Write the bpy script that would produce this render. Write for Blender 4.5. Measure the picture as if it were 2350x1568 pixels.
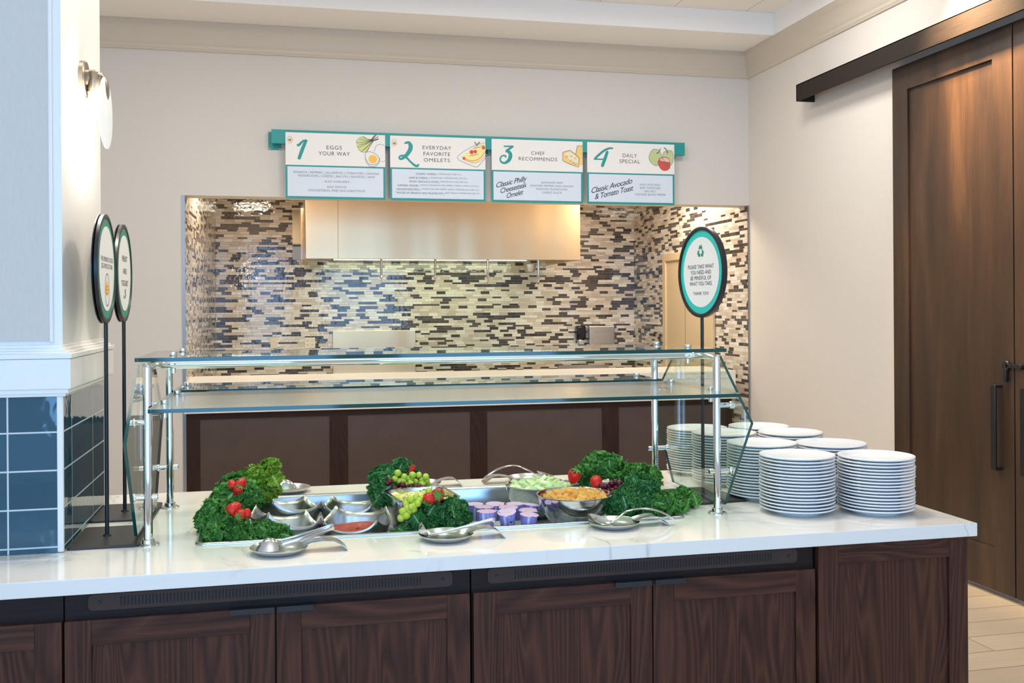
import bpy, math, random
from mathutils import Vector, Matrix
from math import sin, cos, pi, radians as R
random.seed(7)
for o in list(bpy.data.objects): bpy.data.objects.remove(o)
C = bpy.context.scene.collection
S = bpy.context.scene

# ------------------------------------------------------------------ camera, world, lights, exposure
YAW, ROLL = .2251, -.0063
cam_d = bpy.data.cameras.new('camera'); cam = bpy.data.objects.new('camera', cam_d); C.objects.link(cam)
cam_d.sensor_width = 36; cam_d.sensor_fit = 'HORIZONTAL'; cam_d.lens = 2288 / 2350 * 36
cam_d.shift_y = -75.5 / 2350; cam_d.clip_start = .05; cam_d.clip_end = 60
r_ = Vector((cos(YAW), -sin(YAW), 0)); f_ = Vector((sin(YAW), cos(YAW), 0)); d_ = Vector((0, 0, -1))
right = cos(ROLL) * r_ - sin(ROLL) * d_; down = sin(ROLL) * r_ + cos(ROLL) * d_
cam.matrix_world = Matrix(((right.x, -down.x, -f_.x, 0), (right.y, -down.y, -f_.y, 0), (right.z, -down.z, -f_.z, 1.65), (0, 0, 0, 1)))
S.camera = cam
S.view_settings.view_transform = 'Standard'; S.view_settings.look = 'None'
S.view_settings.exposure = 0.14; S.view_settings.gamma = 1; S.view_settings.use_curve_mapping = False
w = bpy.data.worlds.new('world'); S.world = w; w.use_nodes = True
w.node_tree.nodes['Background'].inputs[0].default_value = (.92, .95, 1.0, 1)
w.node_tree.nodes['Background'].inputs[1].default_value = .48

def area(name, loc, rot, size, col, e, sy=None, spread=180):
    l = bpy.data.lights.new(name, 'AREA'); l.shape = 'RECTANGLE' if sy else 'SQUARE'; l.size = size
    if sy: l.size_y = sy
    l.color = col; l.energy = e; l.spread = R(spread)
    o = bpy.data.objects.new(name, l); C.objects.link(o); o.location = loc; o.rotation_euler = rot
    return o
WARM = (1, .86, .68)
# daylight through the dining room windows behind the camera
for i, x in enumerate((-3.6, -.9, 1.8)):
    area('window_daylight', (x, -2.2, 1.9), (R(90), 0, 0), 1.9, (.20, .51, 1), 80, 2.4)
# recessed ceiling lamps of the dining room
for x, y, c_, e_ in ((-.6, 5.9, (1, .985, .95), 25), (1.3, 5.9, (1, .985, .95), 25), (3.0, 5.9, (1, .985, .95), 25), (-.2, 3.6, (1, .94, .86), 31), (1.5, 3.6, (1, .94, .86), 31)):
    area('ceiling_downlight', (x, y, 3.98), (0, 0, 0), .45, c_, e_)
pl = bpy.data.lights.new('bulb_light', 'POINT'); pl.energy = 7; pl.color = (1, .93, .84); pl.shadow_soft_size = .03; po = bpy.data.objects.new('bulb_light', pl); C.objects.link(po); po.location = (-.622, 3.58, 2.27)
area('door_downlight', (3.38, 4.95, 3.98), (0, R(-34), 0), .15, (1, .70, .40), 42, spread=62)
# added unseen fill light aimed up to brighten the ceiling; no real fixture
area('ceiling_fill', (.6, .4, 2.75), (R(180), 0, 0), 1.6, (1, .95, .90), 30)
# kitchen
area('kitchen_ceiling_lamp', (-.38, 8.9, 2.97), (0, 0, 0), .4, (1, .86, .70), 26)
area('kitchen_ceiling_lamp', (3.45, 9.0, 2.97), (0, 0, 0), .6, (1, .88, .74), 34)
area('hood_lamp', (1.55, 10.35, 2.17), (R(18), 0, 0), 2.2, (.88, 1, .68), 19, .4)

# ------------------------------------------------------------------ mesh helpers
class MB:
    def __init__(s): s.v = []; s.f = []; s.m = []; s.uv = None
    def add(s, vs, fs, mi=0):
        n = len(s.v); s.v += [tuple(v) for v in vs]; s.f += [tuple(i + n for i in f) for f in fs]; s.m += [mi] * len(fs); return s
    def box(s, x0, x1, y0, y1, z0, z1, mi=0):
        vs = [(x, y, z) for x in (x0, x1) for y in (y0, y1) for z in (z0, z1)]
        return s.add(vs, [(0, 1, 3, 2), (4, 6, 7, 5), (0, 4, 5, 1), (2, 3, 7, 6), (0, 2, 6, 4), (1, 5, 7, 3)], mi)
    def lathe(s, prof, c=(0, 0, 0), n=32, mi=0, closed=False, sx=1, sy=1, axis='z'):
        vs = []
        for r, z in prof:
            for k in range(n):
                a = 2 * pi * k / n; p = (r * cos(a) * sx, r * sin(a) * sy, z)
                if axis == 'y': p = (p[0], p[2], p[1])
                if axis == 'x': p = (p[2], p[0], p[1])
                vs.append((p[0] + c[0], p[1] + c[1], p[2] + c[2]))
        fs = []
        m = len(prof)
        for i in range(m if closed else m - 1):
            j = (i + 1) % m
            for k in range(n):
                q = (k + 1) % n; fs.append((i * n + k, i * n + q, j * n + q, j * n + k))
        if not closed:
            if prof[0][0] > 1e-6: fs.append(tuple(range(n))[::-1])
            if prof[-1][0] > 1e-6: fs.append(tuple((m - 1) * n + k for k in range(n)))
        return s.add(vs, fs, mi)
    def tube(s, path, rad, n=12, mi=0, flat=1.0, up=None, cap=True):
        P = [Vector(p) for p in path]; vs = []; last = None
        for i, p in enumerate(P):
            t = (P[min(i + 1, len(P) - 1)] - P[max(i - 1, 0)]).normalized()
            if up is not None: a = Vector(up).cross(t)
            elif last is None: a = (Vector((0, 0, 1)) if abs(t.z) < .9 else Vector((1, 0, 0))).cross(t)
            else: a = last - t * last.dot(t)
            if a.length < 1e-6: a = Vector((1, 0, 0))
            a.normalize(); b = t.cross(a).normalized(); last = a
            r = rad[i] if isinstance(rad, (list, tuple)) else rad
            if isinstance(r, (list, tuple)): ra, rb = r
            else: ra, rb = r, r * flat
            for k in range(n):
                th = 2 * pi * k / n; q = p + a * (ra * cos(th)) + b * (rb * sin(th)); vs.append(tuple(q))
        fs = []; m = len(P)
        for i in range(m - 1):
            for k in range(n):
                q = (k + 1) % n; fs.append((i * n + k, i * n + q, (i + 1) * n + q, (i + 1) * n + k))
        if cap: fs.append(tuple(range(n))[::-1]); fs.append(tuple((m - 1) * n + k for k in range(n)))
        return s.add(vs, fs, mi)
    def grid(s, fn, nu, nv, mi=0):
        vs = [fn(i / nu, j / nv) for i in range(nu + 1) for j in range(nv + 1)]
        fs = [(i * (nv + 1) + j, (i + 1) * (nv + 1) + j, (i + 1) * (nv + 1) + j + 1, i * (nv + 1) + j + 1) for i in range(nu) for j in range(nv)]
        return s.add(vs, fs, mi)
    def prism(s, poly, y0, y1, mi=0):   # poly in xz, extruded along y
        n = len(poly); vs = [(x, y0, z) for x, z in poly] + [(x, y1, z) for x, z in poly]
        fs = [tuple(range(n)), tuple(range(2 * n - 1, n - 1, -1))] + [(i, i + n, (i + 1) % n + n, (i + 1) % n) for i in range(n)]
        return s.add(vs, fs, mi)
    def build(s, name, mat, parent=None, smooth=35, bevel=0, loc=None, rot=None, segs=2):
        me = bpy.data.meshes.new(name); me.from_pydata(s.v, [], s.f); me.update()
        mats = mat if isinstance(mat, (list, tuple)) else [mat]
        for m in mats: me.materials.append(m)
        if len(mats) > 1: me.polygons.foreach_set('material_index', s.m)
        if s.uv:
            uvl = me.uv_layers.new(name='uv')
            for l in me.loops: uvl.data[l.index].uv = s.uv[l.vertex_index]
        if smooth:
            me.polygons.foreach_set('use_smooth', [True] * len(me.polygons)); me.set_sharp_from_angle(angle=R(smooth))
        o = bpy.data.objects.new(name, me); C.objects.link(o)
        if parent: o.parent = parent
        if loc: o.location = loc
        if rot: o.rotation_euler = rot
        if bevel:
            b = o.modifiers.new('bevel', 'BEVEL'); b.width = bevel; b.segments = segs; b.limit_method = 'ANGLE'
        return o

def thing(name, label, cat, loc=(0, 0, 0), rz=0, group=None, rot=None):
    o = bpy.data.objects.new(name, None); C.objects.link(o); o.empty_display_size = .05
    o.location = loc; o.rotation_euler = rot or (0, 0, rz); o['label'] = label; o['category'] = cat
    if group: o['group'] = group
    return o
def tag(o, label, cat, group=None, kind=None):
    o['label'] = label; o['category'] = cat
    if group: o['group'] = group
    if kind: o['kind'] = kind
    return o
def struct(o): o['kind'] = 'structure'; return o
def copy_tree(o, parent=None):
    c = o.copy(); C.objects.link(c)
    if parent: c.parent = parent
    for ch in list(o.children): copy_tree(ch, c)
    return c

# ------------------------------------------------------------------ materials
class N:
    def __init__(s, name):
        s.m = bpy.data.materials.new(name); s.m.use_nodes = True; s.t = s.m.node_tree; s.n = s.t.nodes
        s.b = s.n['Principled BSDF']; s.out = s.n['Material Output']; s._oc = None
    def new(s, t, **k):
        x = s.n.new(t)
        for a, b in k.items(): setattr(x, a, b)
        return x
    def L(s, a, b): s.t.links.new(a, b)
    def sock(s, inp, v):
        if hasattr(v, 'is_output'): s.L(v, inp)
        else: inp.default_value = v
    def math(s, op, a, b=None, c=None, clamp=False):
        x = s.new('ShaderNodeMath', operation=op); x.use_clamp = clamp; s.sock(x.inputs[0], a)
        if b is not None: s.sock(x.inputs[1], b)
        if c is not None: s.sock(x.inputs[2], c)
        return x.outputs[0]
    def oc(s):
        if not s._oc: s._oc = s.new('ShaderNodeTexCoord').outputs['Object']
        return s._oc
    def mp(s, sc=(1, 1, 1), src=None, loc=(0, 0, 0), rot=(0, 0, 0)):
        x = s.new('ShaderNodeMapping'); s.L(src or s.oc(), x.inputs[0]); x.inputs['Scale'].default_value = sc; x.inputs['Location'].default_value = loc; x.inputs['Rotation'].default_value = rot
        return x.outputs[0]
    def noise(s, vec, sc=5, det=3, rough=.5, dist=0):
        x = s.new('ShaderNodeTexNoise'); s.L(vec, x.inputs['Vector']); x.inputs['Scale'].default_value = sc; x.inputs['Detail'].default_value = det
        x.inputs['Roughness'].default_value = rough; x.inputs['Distortion'].default_value = dist
        return x.outputs['Fac']
    def ramp(s, fac, stops, interp='LINEAR'):
        x = s.new('ShaderNodeValToRGB'); s.L(fac, x.inputs[0]); cr = x.color_ramp; cr.interpolation = interp
        while len(cr.elements) < len(stops): cr.elements.new(.5)
        for e, (p, c) in zip(cr.elements, stops):
            e.position = p; e.color = (c[0], c[1], c[2], 1) if hasattr(c, '__len__') else (c, c, c, 1)
        return x.outputs[0]
    def mix(s, fac, a, b, mode='MIX'):
        x = s.new('ShaderNodeMix', data_type='RGBA', blend_type=mode); s.sock(x.inputs[0], fac)
        for i, v in ((6, a), (7, b)): s.sock(x.inputs[i], v if hasattr(v, 'is_output') else (v[0], v[1], v[2], 1))
        return x.outputs[2]
    def bump(s, h, st=.2, dist=.01):
        x = s.new('ShaderNodeBump'); s.L(h, x.inputs['Height']); x.inputs['Strength'].default_value = st; x.inputs['Distance'].default_value = dist
        s.L(x.outputs[0], s.b.inputs['Normal']); return x
    def sep(s, v):
        x = s.new('ShaderNodeSeparateXYZ'); s.L(v, x.inputs[0]); return x.outputs
    def P(s, col=None, rough=None, metal=None, spec=None, **k):
        if col is not None: s.sock(s.b.inputs['Base Color'], col if hasattr(col, 'is_output') else (col[0], col[1], col[2], 1))
        if rough is not None: s.sock(s.b.inputs['Roughness'], rough)
        if metal is not None: s.b.inputs['Metallic'].default_value = metal
        if spec is not None: s.b.inputs['Specular IOR Level'].default_value = spec
        for a, b in k.items(): s.sock(s.b.inputs[a.replace('_', ' ')], b)
        return s
def srgb(r, g, b):
    f = lambda c: (c / 255 / 12.92) if c <= 10 else ((c / 255 + .055) / 1.055) ** 2.4
    return (f(r), f(g), f(b))
def flat(name, col, rough=.5, metal=0, **k): return N(name).P(col, rough, metal, **k).m

def wallpaper(name, col, sc):
    n = N(name); a = n.noise(n.mp(sc), 1, 3, .6); b = n.noise(n.mp((1, 1, 1)), 60, 2)
    c = n.mix(a, [x * .93 for x in col], [min(1, x * 1.05) for x in col]); n.P(c, .75, spec=.25)
    n.bump(n.math('ADD', a, n.math('MULTIPLY', b, .3)), .12, .002); return n.m
M = {}
M['paper_back'] = wallpaper('beige_woven_wallpaper', srgb(216, 209, 199), (18, 18, 260))
M['paper_right'] = wallpaper('beige_woven_wallpaper_side', srgb(222, 214, 204), (18, 18, 260))
M['paper_linen'] = wallpaper('pale_linen_wallpaper', srgb(214, 205, 193), (140, 140, 30))
M['white_paint'] = flat('white_satin_paint', srgb(240, 235, 226), .35)
M['ceiling_paint'] = flat('ceiling_white', srgb(250, 246, 240), .85)
M['crown_paint'] = flat('taupe_moulding_paint', srgb(206, 193, 174), .45)
n = N('ceiling_tile'); br = n.new('ShaderNodeTexBrick', offset=0.0); n.L(n.mp((1, 1, 1), loc=(.06, .0, 0)), br.inputs[0])
for i, v in (('Scale', 1), ('Mortar Size', .004), ('Brick Width', .62), ('Row Height', .62)): br.inputs[i].default_value = v
br.inputs['Color1'].default_value = br.inputs['Color2'].default_value = (*srgb(250, 244, 234), 1); br.inputs['Mortar'].default_value = (*srgb(205, 196, 184), 1)
n.P(br.outputs[0], .8); M['ceiling_tile'] = n.m

def mosaic(name, ax):
    n = N(name); v = n.oc(); s = n.sep(v); u = s[ax]; z = s[2]
    zz = n.math('DIVIDE', z, .0803); rw = n.math('FLOOR', zz); fr = n.math('SUBTRACT', zz, rw)
    a = n.math('GREATER_THAN', fr, .25); b = n.math('GREATER_THAN', fr, .60)
    row = n.math('ADD', n.math('MULTIPLY', rw, 3), n.math('ADD', a, b))
    wn = n.new('ShaderNodeTexWhiteNoise', noise_dimensions='1D'); n.L(row, wn.inputs['W'])
    uu = n.math('ADD', n.math('DIVIDE', u, .1), wn.outputs['Value']); cell = n.math('FLOOR', uu); uf = n.math('SUBTRACT', uu, cell)
    def rnd(cc, seed):
        cb = n.new('ShaderNodeCombineXYZ'); n.L(cc, cb.inputs[0]); n.L(row, cb.inputs[1]); cb.inputs[2].default_value = seed
        x = n.new('ShaderNodeTexWhiteNoise', noise_dimensions='3D'); n.L(cb.outputs[0], x.inputs['Vector']); return x.outputs['Value']
    r1 = rnd(cell, 1.5); r2 = rnd(cell, 9.5)
    # rows of the middle height are mostly pale, tall rows carry more dark glass
    thr = n.math('SUBTRACT', .52, n.math('MULTIPLY', n.math('SUBTRACT', 1, a), .22))
    dark = n.math('LESS_THAN', r1, n.math('ADD', .36, n.math('MULTIPLY', n.math('SUBTRACT', wn.outputs['Value'], .5), .3)))
    light = n.ramp(r2, [(0, srgb(196, 180, 160)), (.5, srgb(222, 210, 192)), (1, srgb(238, 232, 220))])
    drk = n.ramp(r2, [(0, srgb(62, 56, 54)), (1, srgb(88, 82, 78))])
    col = n.mix(dark, light, drk)
    g = n.math('LESS_THAN', n.math('ABSOLUTE', n.math('SUBTRACT', fr, .012)), .016)
    g = n.math('MAXIMUM', g, n.math('LESS_THAN', n.math('ABSOLUTE', n.math('SUBTRACT', fr, .25)), .016))
    g = n.math('MAXIMUM', g, n.math('LESS_THAN', n.math('ABSOLUTE', n.math('SUBTRACT', fr, .60)), .016))
    g = n.math('MAXIMUM', g, n.math('LESS_THAN', uf, .022))
    col = n.mix(n.math('MULTIPLY', g, .75), col, srgb(150, 138, 122))
    tilt = n.math('MULTIPLY', r2, 1)
    n.P(col, n.math('ADD', .07, n.math('MULTIPLY', g, .5)), spec=.6)
    nz = n.noise(n.mp((1, 1, 1)), 22, 1)
    n.bump(n.math('ADD', n.math('MULTIPLY', g, -1), n.math('MULTIPLY', nz, .9)), .35, .004)
    return n.m
M['mosaic_x'] = mosaic('glass_mosaic_back', 0); M['mosaic_y'] = mosaic('glass_mosaic_side', 1)

def blue_tile(name, rot):
    n = N(name); v = n.oc(); s = n.sep(v); cb = n.new('ShaderNodeCombineXYZ'); n.L(s[1 if rot else 0], cb.inputs[0]); n.L(s[2], cb.inputs[1])
    br = n.new('ShaderNodeTexBrick', offset=0.0); mp = n.mp((1, 1, 1), cb.outputs[0], loc=((-3.408 + .356 * 20 if rot else .814 + .0), -.933 + .1165 * 20, 0))
    n.L(mp, br.inputs[0])
    for i, q in (('Scale', 1), ('Mortar Size', .0026), ('Brick Width', .356 if rot else .147), ('Row Height', .1165), ('Mortar Smooth', .1)): br.inputs[i].default_value = q
    br.inputs['Color1'].default_value = (*srgb(44, 88, 106), 1); br.inputs['Color2'].default_value = (*srgb(40, 80, 96), 1); br.inputs['Mortar'].default_value = (*srgb(205, 208, 205), 1)
    n.P(br.outputs[0], n.math('ADD', .04, n.math('MULTIPLY', br.outputs['Fac'], .5)), spec=.7)
    nz = n.noise(n.mp((1, 1, .8)), 26, 1, .4)
    n.bump(n.math('SUBTRACT', n.math('MULTIPLY', nz, .5), br.outputs['Fac']), .25, .004); return n.m
M['tile_front'] = blue_tile('blue_glazed_tile', 0); M['tile_side'] = blue_tile('blue_glazed_tile_side', 1)

def wood(name, c1, c2, axis='z', rough=.38, sc=1.0, figure=1.0):
    n = N(name)
    k = {'z': (1, 1, .085), 'x': (.085, 1, 1), 'y': (1, .085, 1)}[axis]
    big = n.noise(n.mp([q * 3.2 * sc for q in k]), 1.6, 2, .5, .6)
    rings = n.math('FRACT', n.math('MULTIPLY', big, 24 * figure))
    tri = n.math('ABSOLUTE', n.math('SUBTRACT', n.math('MULTIPLY', rings, 2), 1))
    fine = n.noise(n.mp([q * 150 * sc for q in ({'z': (1, 1, .025), 'x': (.025, 1, 1), 'y': (1, .025, 1)}[axis])]), 1, 3, .6)
    f = n.math('ADD', n.math('MULTIPLY', n.math('POWER', tri, 1.3), .42), n.math('MULTIPLY', fine, .68))
    col = n.ramp(f, [(.15, c1), (.85, c2)])
    n.P(col, rough + .06, spec=.22); n.bump(fine, .12, .002); return n.m
M['oak'] = wood('dark_stained_oak', srgb(38, 21, 16), srgb(88, 52, 37))
M['oak_h'] = wood('dark_stained_oak_rail', srgb(38, 21, 16), srgb(88, 52, 37), 'x')
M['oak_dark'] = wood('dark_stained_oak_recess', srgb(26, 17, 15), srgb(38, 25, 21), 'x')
M['bar_wood'] = wood('espresso_wood', srgb(36, 24, 20), srgb(58, 38, 29))
n = N('brown_textured_panel'); a = n.noise(n.mp((1, 1, 1)), 5, 4, .6); b = n.noise(n.mp((1, 1, 8)), 30, 2)
n.P(n.mix(a, srgb(66, 52, 46), srgb(84, 69, 61)), .42); n.bump(b, .06, .003); M['bar_panel'] = n.m
n = N('walnut_stained_door'); a = n.noise(n.mp((5, 5, .6)), 1, 2, .5, .4); b = n.noise(n.mp((220, 220, 5)), 1, 3, .6)
n.P(n.ramp(n.math('ADD', n.math('MULTIPLY', a, .65), n.math('MULTIPLY', b, .38)), [(.3, srgb(36, 27, 22)), (.56, srgb(64, 46, 33)), (.75, srgb(94, 68, 46))]), .42); n.bump(b, .1, .002); M['door_wood'] = n.m
n = N('walnut_track'); b = n.noise(n.mp((220, 5, 220)), 1, 3, .6)
n.P(n.ramp(b, [(.3, srgb(32, 27, 25)), (.7, srgb(48, 39, 33))]), .6, spec=.2); M['track_wood'] = n.m
# white quartz with grey veins
n = N('white_quartz'); nz = n.noise(n.mp((1, .8, 1)), 2.2, 5, .6, 1.2); ve = n.math('ABSOLUTE', n.math('SUBTRACT', nz, .5))
vm = n.ramp(ve, [(0, .55), (.012, .12), (.035, 0)]); cl = n.noise(n.mp((.5, 1.6, 1)), 3, 3)
gate = n.ramp(n.noise(n.mp((1, 1, 1)), 4, 1), [(.5, 0), (.66, 1)])
base = n.mix(cl, srgb(232, 224, 212), srgb(242, 236, 226))
n.P(n.mix(n.math('MULTIPLY', vm, gate), base, srgb(150, 152, 150)), .09, spec=.5); M['quartz'] = n.m
n = N('brushed_steel'); a = n.noise(n.mp((3, 3, 300)), 1, 2); n.P(n.mix(a, srgb(196, 192, 186), srgb(214, 211, 205)), n.math('ADD', .22, n.math('MULTIPLY', a, .12)), 1.0); n.bump(a, .03, .001); M['steel'] = n.m
n = N('brushed_bowl_steel'); a = n.noise(n.mp((60, 60, 60)), 1, 2); n.P(srgb(200, 196, 190), n.math('ADD', .27, n.math('MULTIPLY', a, .08)), 1.0); M['bowl_steel'] = n.m
n = N('hood_steel'); a = n.noise(n.mp((260, 260, 3)), 1, 2); wv = n.noise(n.mp((2.2, 2.2, .25)), 1, 1)
n.P(srgb(244, 212, 168), n.math('ADD', .34, n.math('MULTIPLY', a, .02)), 1.0); n.bump(wv, .5, .05); M['hood_steel'] = n.m
M['mirror_steel'] = flat('polished_filler_steel', srgb(200, 190, 176), .03, 1)
M['polished'] = flat('polished_steel', srgb(214, 214, 212), .12, 1)
M['satin'] = flat('satin_steel', srgb(198, 198, 196), .24, 1)
M['chrome'] = flat('chrome', srgb(232, 234, 236), .05, 1)
M['nickel'] = flat('brushed_nickel', srgb(150, 138, 122), .38, 1)
M['black_metal'] = flat('black_powder_coat', srgb(26, 27, 30), .38)
M['base_metal'] = flat('dark_bronze_base', srgb(52, 47, 43), .45)
M['black'] = flat('black_gap', srgb(10, 9, 9), .7)
M['black_plastic'] = flat('gloss_black_plastic', srgb(18, 18, 20), .2)
M['vent'] = flat('vent_grille_black', srgb(66, 52, 47), .5, spec=.2)
M['outlet'] = flat('ivory_plastic', srgb(232, 220, 198), .4)
M['china'] = flat('white_china', srgb(238, 238, 236), .12, spec=.6)
M['teal'] = flat('teal_enamel', srgb(28, 146, 142), .45)
M['aqua'] = flat('aqua_enamel', srgb(44, 196, 182), .45)
M['seagreen'] = flat('sea_green_enamel', srgb(40, 140, 116), .45)
M['sign_white'] = flat('sign_white', srgb(236, 231, 224), .5)
M['sign_pale'] = flat('sign_pale_blue', srgb(212, 221, 230), .5)
M['ink'] = flat('dark_grey_ink', srgb(72, 68, 68), .6)
M['ink_black'] = flat('black_ink', srgb(36, 40, 50), .6)
M['ink_grey'] = flat('mid_grey_ink', srgb(110, 110, 114), .6)
M['lime'] = flat('lime_paint', srgb(208, 214, 140), .6); M['palegreen'] = flat('pale_green_paint', srgb(190, 200, 140), .6)
M['yolk'] = flat('yolk_paint', srgb(244, 190, 84), .6); M['omelet'] = flat('omelet_paint', srgb(246, 226, 150), .6)
M['red_paint'] = flat('tomato_paint', srgb(214, 76, 62), .6); M['pinkp'] = flat('pink_paint', srgb(236, 184, 170), .6)
M['cheese'] = flat('cheese_paint', srgb(240, 200, 120), .6); M['cheese2'] = flat('cheese_side_paint', srgb(236, 224, 190), .6)
M['logo'] = flat('amber_logo', srgb(204, 140, 62), .6)
M['egg_shade'] = flat('egg_shade_paint', srgb(222, 220, 218), .6)
n = N('lamp_bulb_glow'); n.P((1, 1, 1), .3); n.b.inputs['Emission Color'].default_value = (1, .97, .92, 1); n.b.inputs['Emission Strength'].default_value = 6; M['bulb'] = n.m
n = N('opal_glass'); n.P(srgb(240, 240, 238), .2); n.b.inputs['Emission Color'].default_value = (.95, .98, 1, 1); n.b.inputs['Emission Strength'].default_value = .12; M['opal'] = n.m
# clear glass sheets: thin dielectric that lets light pass straight through; the polished edges are deep green
def glass_face(rough=0, tint=(.90, .965, .935, 1)):
    n = N('clear_sheet_glass'); t = n.t
    tr = n.new('ShaderNodeBsdfTransparent'); tr.inputs[0].default_value = tint
    gl = n.new('ShaderNodeBsdfGlossy'); gl.inputs['Roughness'].default_value = rough; gl.inputs[0].default_value = (1, 1, 1, 1)
    geo = n.new('ShaderNodeNewGeometry'); ior = n.math('SUBTRACT', 1.5, n.math('MULTIPLY', geo.outputs['Backfacing'], .8333))
    fr = n.new('ShaderNodeFresnel'); n.L(ior, fr.inputs[0]); mx = n.new('ShaderNodeMixShader')
    n.L(fr.outputs[0], mx.inputs[0]); n.L(tr.outputs[0], mx.inputs[1]); n.L(gl.outputs[0], mx.inputs[2]); n.L(mx.outputs[0], n.out.inputs[0]); return n.m
M['glass'] = glass_face(); M['glass_used'] = glass_face(.22)
n = N('green_glass_edge'); n.P(srgb(4, 70, 66), .08, spec=.6); M['glass_edge'] = n.m
# floor planks
n = N('pale_oak_plank_tile'); br = n.new('ShaderNodeTexBrick', offset=.35); n.L(n.mp((1, 1, 1), loc=(.3, .07, 0)), br.inputs[0])
for i, v in (('Scale', 1), ('Mortar Size', .003), ('Brick Width', 1.2), ('Row Height', .2), ('Bias', 0)): br.inputs[i].default_value = v
br.inputs['Color1'].default_value = (*srgb(226, 206, 176), 1); br.inputs['Color2'].default_value = (*srgb(210, 190, 162), 1); br.inputs['Mortar'].default_value = (*srgb(150, 122, 92), 1)
g = n.noise(n.mp((2, 40, 1)), 1, 3); n.P(n.mix(n.math('MULTIPLY', g, .35), br.outputs[0], srgb(176, 146, 110)), .35); M['floor'] = n.m
# food
def leafmat(name, a, b, rib):
    n = N(name); uv = n.new('ShaderNodeTexCoord').outputs['UV']; s = n.sep(uv); oi = n.new('ShaderNodeObjectInfo')
    f = n.math('ADD', n.math('MULTIPLY', n.noise(n.mp((1, 1, 1)), 60, 2), .6), n.math('MULTIPLY', oi.outputs['Random'], .45))
    col = n.mix(f, a, b); ribm = n.ramp(n.math('ABSOLUTE', n.math('SUBTRACT', n.math('MULTIPLY', s[1], 2), 1)), [(.0, 1), (.055, .8), (.12, 0)])
    col = n.mix(n.math('MULTIPLY', ribm, .8), col, rib); col = n.mix(n.ramp(s[0], [(0, .75), (.14, 0)]), col, rib)
    n.P(col, .42, spec=.45); n.bump(n.noise(n.mp((1, 1, 1)), 260, 2), .25, .002)
    tl = n.new('ShaderNodeBsdfTranslucent'); n.L(col, tl.inputs[0]); mx = n.new('ShaderNodeMixShader'); mx.inputs[0].default_value = .3
    n.L(n.b.outputs[0], mx.inputs[1]); n.L(tl.outputs[0], mx.inputs[2]); n.L(mx.outputs[0], n.out.inputs[0]); return n.m
M['kale'] = leafmat('kale_green', srgb(36, 108, 32), srgb(118, 182, 76), srgb(200, 220, 150))
M['kale_y'] = leafmat('kale_yellow_green', srgb(84, 142, 26), srgb(178, 206, 66), srgb(216, 224, 120))
M['kale_b'] = leafmat('kale_blue_green', srgb(30, 100, 44), srgb(96, 168, 84), srgb(190, 214, 160))
def fruit(name, a, b, rough=.35, sss=.1, sc=30, spec=.5):
    n = N(name); oi = n.new('ShaderNodeObjectInfo'); f = n.math('ADD', n.math('MULTIPLY', n.noise(n.mp(), sc, 2), .6), n.math('MULTIPLY', oi.outputs['Random'], .4))
    n.P(n.mix(f, a, b), rough, spec=spec); n.b.inputs['Subsurface Weight'].default_value = sss; n.b.inputs['Subsurface Radius'].default_value = (.01, .006, .004); return n
M['grape_g'] = fruit('green_grape', srgb(168, 190, 40), srgb(206, 216, 80), .2).m
M['grape_r'] = fruit('red_grape', srgb(70, 14, 28), srgb(122, 30, 44), .22).m
n = fruit('strawberry_red', srgb(196, 18, 12), srgb(226, 34, 22), .3)
vo = n.new('ShaderNodeTexVoronoi'); vo.inputs['Scale'].default_value = 230; n.L(n.oc(), vo.inputs['Vector']); n.bump(n.ramp(vo.outputs[0], [(0, 0), (.35, 1)]), .6, .002); M['straw'] = n.m
M['calyx'] = flat('strawberry_leaf', srgb(96, 140, 50), .5); M['stem'] = flat('grape_stem', srgb(110, 96, 48), .6)
M['pine'] = fruit('pineapple', srgb(240, 224, 120), srgb(250, 240, 170), .35).m
M['honey'] = fruit('honeydew', srgb(206, 220, 140), srgb(232, 238, 190), .3).m
M['cant'] = fruit('cantaloupe', srgb(246, 160, 50), srgb(252, 196, 104), .3).m
n = N('red_salsa'); a = n.noise(n.mp(), 160, 2); n.P(n.mix(a, srgb(150, 34, 18), srgb(204, 66, 36)), .3); n.bump(a, .6, .004); M['salsa'] = n.m
n = N('shredded_yellow_cheese'); a = n.noise(n.mp(), 120, 3); n.P(n.mix(a, srgb(228, 190, 60), srgb(250, 224, 120)), .4); n.bump(a, .8, .006); M['ycheese'] = n.m
n = N('crushed_ice'); a = n.noise(n.mp(), 90, 3); n.P(n.mix(a, srgb(120, 128, 132), srgb(190, 196, 198)), .15, spec=.7); n.bump(a, .8, .008); M['ice'] = n.m
n = N('lilac_yogurt_cup'); s = n.sep(n.oc()); ln = n.math('FRACT', n.math('MULTIPLY', s[2], 190)); tx = n.noise(n.mp((420, 420, 10)), 1, 1)
txt = n.math('MULTIPLY', n.math('GREATER_THAN', ln, .5), n.math('GREATER_THAN', tx, .5)); ang = n.math('ARCTAN2', s[1], s[0])
band = n.math('MULTIPLY', n.math('GREATER_THAN', ang, -1.75), n.math('LESS_THAN', ang, -.6)); wht = n.math('LESS_THAN', n.math('ABSOLUTE', n.math('ADD', ang, 1.95)), .13)
c = n.mix(n.math('MULTIPLY', txt, n.math('MULTIPLY', band, .7)), srgb(172, 158, 226), srgb(66, 58, 130)); c = n.mix(wht, c, srgb(226, 228, 246))
n.P(c, .3); M['cup'] = n.m
n = N('lilac_foil_lid'); vo = n.new('ShaderNodeTexVoronoi'); vo.inputs['Scale'].default_value = 62; n.L(n.oc(), vo.inputs['Vector'])
bl = n.math('LESS_THAN', vo.outputs[0], .36); cr_ = n.sep(vo.outputs['Color']); pick = n.math('GREATER_THAN', cr_[0], .5)
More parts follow.
